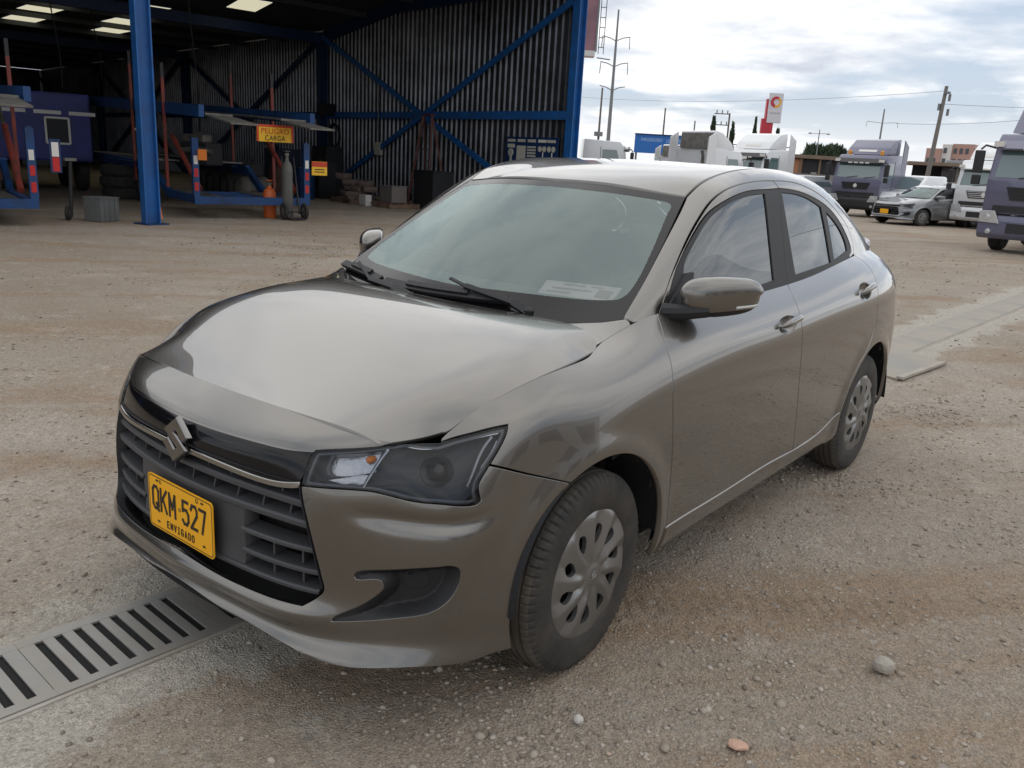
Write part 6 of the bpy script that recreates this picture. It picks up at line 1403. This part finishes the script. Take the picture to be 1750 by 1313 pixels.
# ---- wheels
R0 = .305
def tyre_mesh():
    nA = 360; prof = [(.188,-.070,0),(.20,-.078,0),(.225,-.0805,0),(.245,-.081,0),(.275,-.079,0),(.288,-.076,1),(.297,-.069,1),(.3025,-.060,1),(.304,-.050,1),(.304,-.046,0),(.297,-.044,0),(.297,-.038,0),(.305,-.036,0),(.3055,-.018,0),(.298,-.016,0),(.298,-.010,0),(.3055,-.008,0)]
    prof = prof+[(r, -y, s) for r, y, s in prof[::-1]]
    ring = [(.196,.0775),(.198,.0790),(.252,.0842),(.254,.0835)]
    V = []; m = len(prof)
    for k in range(nA):
        a = 2*pi*k/nA; cut = (k % 5) == 0
        for r, y, s in prof:
            rr = r-(.0045 if (s and cut) else 0)
            yy = y-(.003*np.sign(y) if (s and cut) else 0)
            V.append((rr*cos(a), yy, rr*sin(a)))
    F = [(k*m+j, k*m+j+1, ((k+1)%nA)*m+j+1, ((k+1)%nA)*m+j) for k in range(nA) for j in range(m-1)]
    me = mesh('tyre', V, F, RUB); me.materials.append(TREAD)
    mi = [0]*len(F)
    for k in range(nA):
        for j in range(m-1):
            if prof[j][0] > .2969 and prof[j+1][0] > .2969 and abs(prof[j][1]) < .0695 and abs(prof[j+1][1]) < .0695: mi[k*(m-1)+j] = 1
    me.polygons.foreach_set('material_index', mi); me.polygons.foreach_set('use_smooth', [True]*len(F)); me.set_sharp_from_angle(angle=radians(40))
    bm = bmesh.new(); bm.from_mesh(me); bmesh.ops.recalc_face_normals(bm, faces=bm.faces); bm.to_mesh(me); bm.free()
    return me
def hubcap_mesh():
    """plastic wheel trim with ten slanted petals and pear-shaped openings"""
    R1 = .211; NP = 10
    def hgt(x, y):
        r = np.hypot(x, y); a = np.arctan2(y, x)
        ph = ((a+1.1*(.2-r))/(2*pi/NP)) % 1.0
        saw = np.where(ph < .62, ph/.62, (1-ph)/.38)
        w_ = np.clip((r-.045)/.03, 0, 1)*np.clip((.204-r)/.02, 0, 1)
        dome = .020-.26*r*r-np.clip(r-.193, 0, 1)*.35
        hub = .004*(r < .03)
        return dome+w_*(saw*.0125-.004)+.004/(1+np.exp((r-.031)/.0012))
    t = np.linspace(0, 2*pi, 160, endpoint=False); outer = np.c_[R1*np.cos(t), R1*np.sin(t)]; holes = []
    for k in range(NP):
        a0 = 2*pi*(k+1.02)/NP
        q = np.linspace(0, 2*pi, 18, endpoint=False); rr = .030*np.cos(q); ww = .0175*np.sin(q)*(1+.35*np.cos(q))
        r = .126+rr; a = a0+ww/.126-1.1*(.2-r)
        holes.append(np.c_[r*np.cos(a), r*np.sin(a)][::-1])
    g = []
    for r in np.arange(.006, R1-.002, .006):
        n = max(int(2*pi*r/.0055), 6); t = np.linspace(0, 2*pi, n, endpoint=False); g.append(np.c_[r*np.cos(t), r*np.sin(t)])
    G = np.concatenate(g); k = np.ones(len(G), bool)
    for h in holes: k &= ~inside(h, G); k &= dist_to(h, G) > .0022
    loops = [outer]+holes; Vv = np.concatenate(loops+[G[k]]); E = []; n = 0
    for l in loops: E += [(n+i, n+(i+1)%len(l)) for i in range(len(l))]; n += len(l)
    r = geometry.delaunay_2d_cdt([Vector(v) for v in Vv], E, [], 0, 1e-7); V2 = np.array([tuple(v) for v in r[0]]); T = np.array([f for f in r[2]])
    c = V2[T].mean(1); k = np.ones(len(T), bool)
    for h in holes: k &= ~inside(h, c)
    T = T[k]; a = V2[T]; ar = (a[:,1,0]-a[:,0,0])*(a[:,2,1]-a[:,0,1])-(a[:,1,1]-a[:,0,1])*(a[:,2,0]-a[:,0,0]); T[ar < 0] = T[ar < 0][:,::-1]
    z = hgt(V2[:,0], V2[:,1]); V = [(x, h, y) for (x, y), h in zip(V2, z)]; F = [tuple(t[::-1]) for t in T]
    back = {}
    for i, o in enumerate(r[3]):
        for q in o: back[q] = i
    n = 0
    for l in loops:
        idx = [back[n+i] for i in range(len(l))]; n += len(l); b0 = len(V)
        V += [(V[i][0], V[i][1]-.014, V[i][2]) for i in idx]
        F += [(idx[i], idx[(i+1)%len(l)], b0+(i+1)%len(l), b0+i) for i in range(len(l))]
    me = mesh('hubcap', V, F, CAP); bm = bmesh.new(); bm.from_mesh(me); bmesh.ops.recalc_face_normals(bm, faces=bm.faces); bm.to_mesh(me); bm.free()
    me.polygons.foreach_set('use_smooth', [True]*len(me.polygons)); me.set_sharp_from_angle(angle=radians(38)); return me
TY = tyre_mesh(); HC = hubcap_mesh()
RIMM = mat('black_steel_rim', (.012,.012,.012), .5)
rim = MB().lathe([(.05,-.02),(.12,-.03),(.165,-.035),(.178,.035),(.192,.070),(.198,.072),(.194,-.07)], axis='y', n=40)
RIMME = None
for (wx, wz, sg, spin, steer) in ((0,.3045,1,.12,.035), (-2.45,.3045,1,.5,0), (0,.3045,-1,.3,0), (-2.45,.3045,-1,.9,0)):
    wq = link('wheel', TY, CAR); wq['_abs'] = 0
    wq.location = (wx, .760*sg, wz); wq.rotation_euler = (0, spin, (0 if sg > 0 else pi)+steer)
    wq['name_part'] = 'tyre'; del wq['name_part']; del wq['_abs']
    if RIMME is None: rq = rim.build('rim', RIMM, wq, smooth=True); RIMME = rq.data
    else: rq = link('rim', RIMME, wq)
    hq = link('hubcap', HC, wq); hq.location = (0, .066, 0)
    e_ = emblem(wq, (0, 0, 0), ((1,0,0),(0,0,1),(0,1,0)), .036, .003, CAP, 'wheel_badge'); e_.location = (0, .0905, 0)
# ---- door mirrors
def mirror(sg):
    n1, n2 = 22, 36; c = np.array((-.650,.842,1.070)); V = []
    for i in range(n1+1):
        th = -pi/2+pi*i/n1
        for k in range(n2):
            a = 2*pi*k/n2
            def sp(x, e): return np.sign(x)*abs(x)**e
            x = sp(cos(th), .55)*sp(cos(a), .8); y = sp(cos(th), .5)*sp(sin(a), .7); z = sp(sin(th), .85)
            Y_ = y*(.092+.008*(z>0)); Z_ = z*.068; X_ = x*(.115*(1-.55*max(0,Y_/.1)) if x > 0 else .03)
            # sweep back outboard, taper at the outer tip
            X_ -= (Y_+.09)*.85-.05; Z_ *= 1-.16*max(0, Y_/.09); Z_ += .05*Y_
            V.append((c[0]+X_, (c[1]+Y_)*sg, c[2]+Z_))
    F = [(i*n2+k, i*n2+(k+1)%n2, (i+1)*n2+(k+1)%n2, (i+1)*n2+k) for i in range(n1) for k in range(n2)]
    top = []; bot = []
    for f in F:
        z = np.mean([V[i][2]-.05*(abs(V[i][1])-.842) for i in f]); (top if z > 1.070-.043 else bot).append(f)
    def mk(name, Fs, m, par):
        us = sorted({i for f in Fs for i in f}); mp = {i: j for j, i in enumerate(us)}; mb = MB(); mb.add([V[i] for i in us], [tuple(mp[i] for i in f) for f in Fs]); return mb.build(name, m, par, smooth=60)
    cov = mk('side_mirror', top, PAINT, CAR); b_ = mk('mirror_base', bot, BLK, cov)
    arm = MB(); arm.tube([(-.50,.715*sg,1.015), (-.53,.775*sg,1.020), (-.585,.835*sg,1.028)], [.03,.026,.022], 10); arm.build('mirror_arm', BLK, cov, smooth=True)
    sail = MB(); sail.prism([(-.50,1.012), (-.64,1.020), (-.70,1.13), (-.66,1.128)], 0, .012, lambda x, z, h: (x, sg*(float(GREEN.f([[x, z]])[0])-.004+h), z)); sail.build('mirror_sail', BLK, cov)
    # repeater strip set into the lower front edge
    st = MB(); P = []
    for t in np.linspace(0, 1, 10):
        a = (V_at(V, n2, 7, 7+t*6.2)); P.append(a)
    return cov, V, n2
def V_at(V, n2, i, k): 
    k0 = int(k); f = k-k0; a = np.array(V[i*n2+k0 % n2]); b = np.array(V[i*n2+(k0+1) % n2]); return a*(1-f)+b*f
def mirror_all(sg):
    try: cov, V, n2 = mirror(sg)
    except Exception: raise
    c = np.array((-.650,.842*sg,1.070)); st = []
    for i in (7.0, 8.1):
        row = []
        for k in np.linspace(3.2, 9.0, 12):
            i0 = int(i); f = i-i0; p = V_at(V, n2, i0, k)*(1-f)+V_at(V, n2, i0+1, k)*f; d_ = p-c; row.append(p+d_/np.linalg.norm(d_)*.0025)
        st.append(row)
    mb = MB(); mb.add(st[0]+st[1], [(j, j+1, 13+j, 12+j) for j in range(11)]); o = mb.build('indicator', WHT, cov, smooth=True)
    so_ = o.modifiers.new('thick', 'SOLIDIFY'); so_.thickness = .004; so_.offset = 0
mirror_all(1); mirror_all(-1)
# ---- wipers
def wpt(q, off): p, n = WIND.pn([q]); return Vector(p[0]+n[0]*off)
for nm in ('wiper_l', 'wiper_r'):
    q = gr(nm); piv, mid, el, jn, b0, b1 = q
    arm = MB(); arm.bar(wpt(piv, .018), wpt(mid, .028), .030, .014, up=WIND.pn([piv])[1][0]); arm.bar(wpt(mid, .028), wpt(el, .034), .020, .010, up=WIND.pn([mid])[1][0]); arm.bar(wpt(el, .034), wpt(jn, .030), .012, .007, up=WIND.pn([el])[1][0])
    arm.lathe([(.016,-.004),(.018,.012),(.010,.02)], wpt(piv, .012), 'z', 12)
    wo_ = arm.build('wiper', BLK, CAR, bevel=.002)
    bd = MB(); n = 9; ts = np.linspace(0, 1, n); pts = [wpt((b0[0]+(b1[0]-b0[0])*t, b0[1]+(b1[1]-b0[1])*t), .008) for t in ts]; bd.tube(pts, .007, 6)
    for i in range(n-1): bd.bar(pts[i]+Vector((0,0,.008)), pts[i+1]+Vector((0,0,.008)), .030, .014, up=WIND.pn([b0])[1][0])
    for i in range(2, n-3): bd.bar(pts[i]+Vector((0,0,.020)), pts[i+1]+Vector((0,0,.020)), .020, .012, up=WIND.pn([b0])[1][0])
    bd.build('wiper_blade', BLK, wo_)
# ---- cabin
def rbox(name, c, d, m, par, bev=.03, rot=None):
    mb = MB(); mb.box((0,0,0), d); o = mb.build(name, m, par, bevel=bev, smooth=40); o.location = c
    if rot: o.rotation_euler = rot
    return o
db = MB(); prof = [(-.30,.955),(-.42,1.0),(-.60,1.005),(-.72,.975),(-.75,.88),(-.70,.72),(-.30,.72)]
db.prism([(a, b) for a, b in prof], -.66, .66, lambda x, z, h: (x, h, z)); db.build('dashboard', DASH, CAR)
sw = MB(); n = 28; sw.tube([Vector((-.80+.06*sin(2*pi*k/n), .36+.185*cos(2*pi*k/n), .945+.165*sin(2*pi*k/n))) for k in range(n+1)], .015, 8, cap=False)
sw.box((-.79,.36,.94), (.05,.12,.10)); sw.bar((-.8,.2,.94), (-.8,.52,.94), .03, .04); sw.build('steering_wheel', BLK, CAR, smooth=True)
for y in (.36, -.36):
    st_ = rbox('seat', (-1.30, y, .50), (.50,.50,.18), SEAT, CAR); rbox('seat_back', (-1.56, y, .83), (.15,.50,.62), SEAT, st_, .05, (0, -.32, 0)); st_.data = st_.data
    o = bpy.data.objects[[x.name for x in CAR.children if x.name.startswith('seat')][-1]]
    rbox('head_rest', (-1.36-.06+.06, y, .0), (.1,.1,.1), SEAT, st_, .02)
for o in list(CAR.children_recursive):
    if o.name.startswith('head_rest'):
        sy = o.location.y; bpy.data.objects.remove(o)
for st_ in [o for o in CAR.children if o.name.split('.')[0] == 'seat']:
    y = st_.location.y
    for ch in st_.children: ch.location = (-.20, 0, .36)
    rbox('head_rest', (-.315, 0, .755), (.10,.27,.19), SEAT, st_, .04, (0, -.2, 0)); 
bk = rbox('rear_bench', (-2.15, 0, .52), (.5,1.25,.2), SEAT, CAR); rbox('bench_back', (-.26, 0, .32), (.16,1.25,.62), SEAT, bk, .05, (0, -.38, 0))
MB().box((-1.65,0,1.425), (.95,.9,.01)).build('roof_lining', LINER, CAR)
rv = rbox('rear_view_mirror', (-.86, 0, 1.315), (.03,.24,.075), BLK, CAR, .012); 
PAP = mat('pale_pink_paper', (.86,.62,.65), .7); PTX = mat('faded_red_print', (.40,.20,.22), .7)
pp = MB(); 
def on_ws(y, z, o): p, n = WIND.pn([[y, z]]); return tuple(p[0]+n[0]*o)
y0, y1, z0, z1 = .335, .585, 1.048, 1.088
pp.add([on_ws(y, z, -.012) for y, z in ((y0,z0), (y1,z0), (y1,z1), (y0,z1))], [(0,1,2,3)]); pobj = pp.build('paper_notice', PAP, CAR)
for (a, b, c_, d_) in ((.40,.47,1.078,1.082), (.49,.53,1.078,1.082), (.37,.50,1.066,1.070), (.52,.57,1.053,1.075), (.36,.44,1.056,1.059)):
    pp = MB(); pp.add([on_ws(y, z, -.010) for y, z in ((a,c_), (b,c_), (b,d_), (a,d_))], [(0,1,2,3)]); pp.build('notice_print', PTX, pobj)
# =================================================================== silver sedan at the back of the yard: same body shells in silver
SILP = mat('silver_grey_paint', (.22,.225,.235), .32, .7, coat=1)
def sedan_copy(label, loc, rz, sc, paint):
    skip = ('inner_shell','plate_','emblem','wiper','dashboard','steering','seat','rear_bench','roof_lining','rear_view','paper','firewall','handle_recess')
    t = CAR.copy(); C.objects.link(t); t['label'] = label; t['category'] = 'car'; t.location = loc; t.rotation_euler = (0,0,rz); t.scale = sc
    def rec(o, par, depth):
        for ch in list(o.children):
            nm = ch.name.split('.')[0]
            if nm.startswith(skip): continue
            c = ch.copy(); C.objects.link(c); c.parent = par
            if ch.data and ch.data.materials and ch.data.materials[0] == PAINT:
                c.material_slots[0].link = 'OBJECT'; c.material_slots[0].material = paint
            if depth < 2: rec(ch, c, depth+1)
    rec(CAR, t, 1)
    return t
sedan_copy('silver sedan with yellow front plate parked between the lavender trucks', (-29.9,-6.35,0), -.42, (1.12,1.03,.91), SILP)
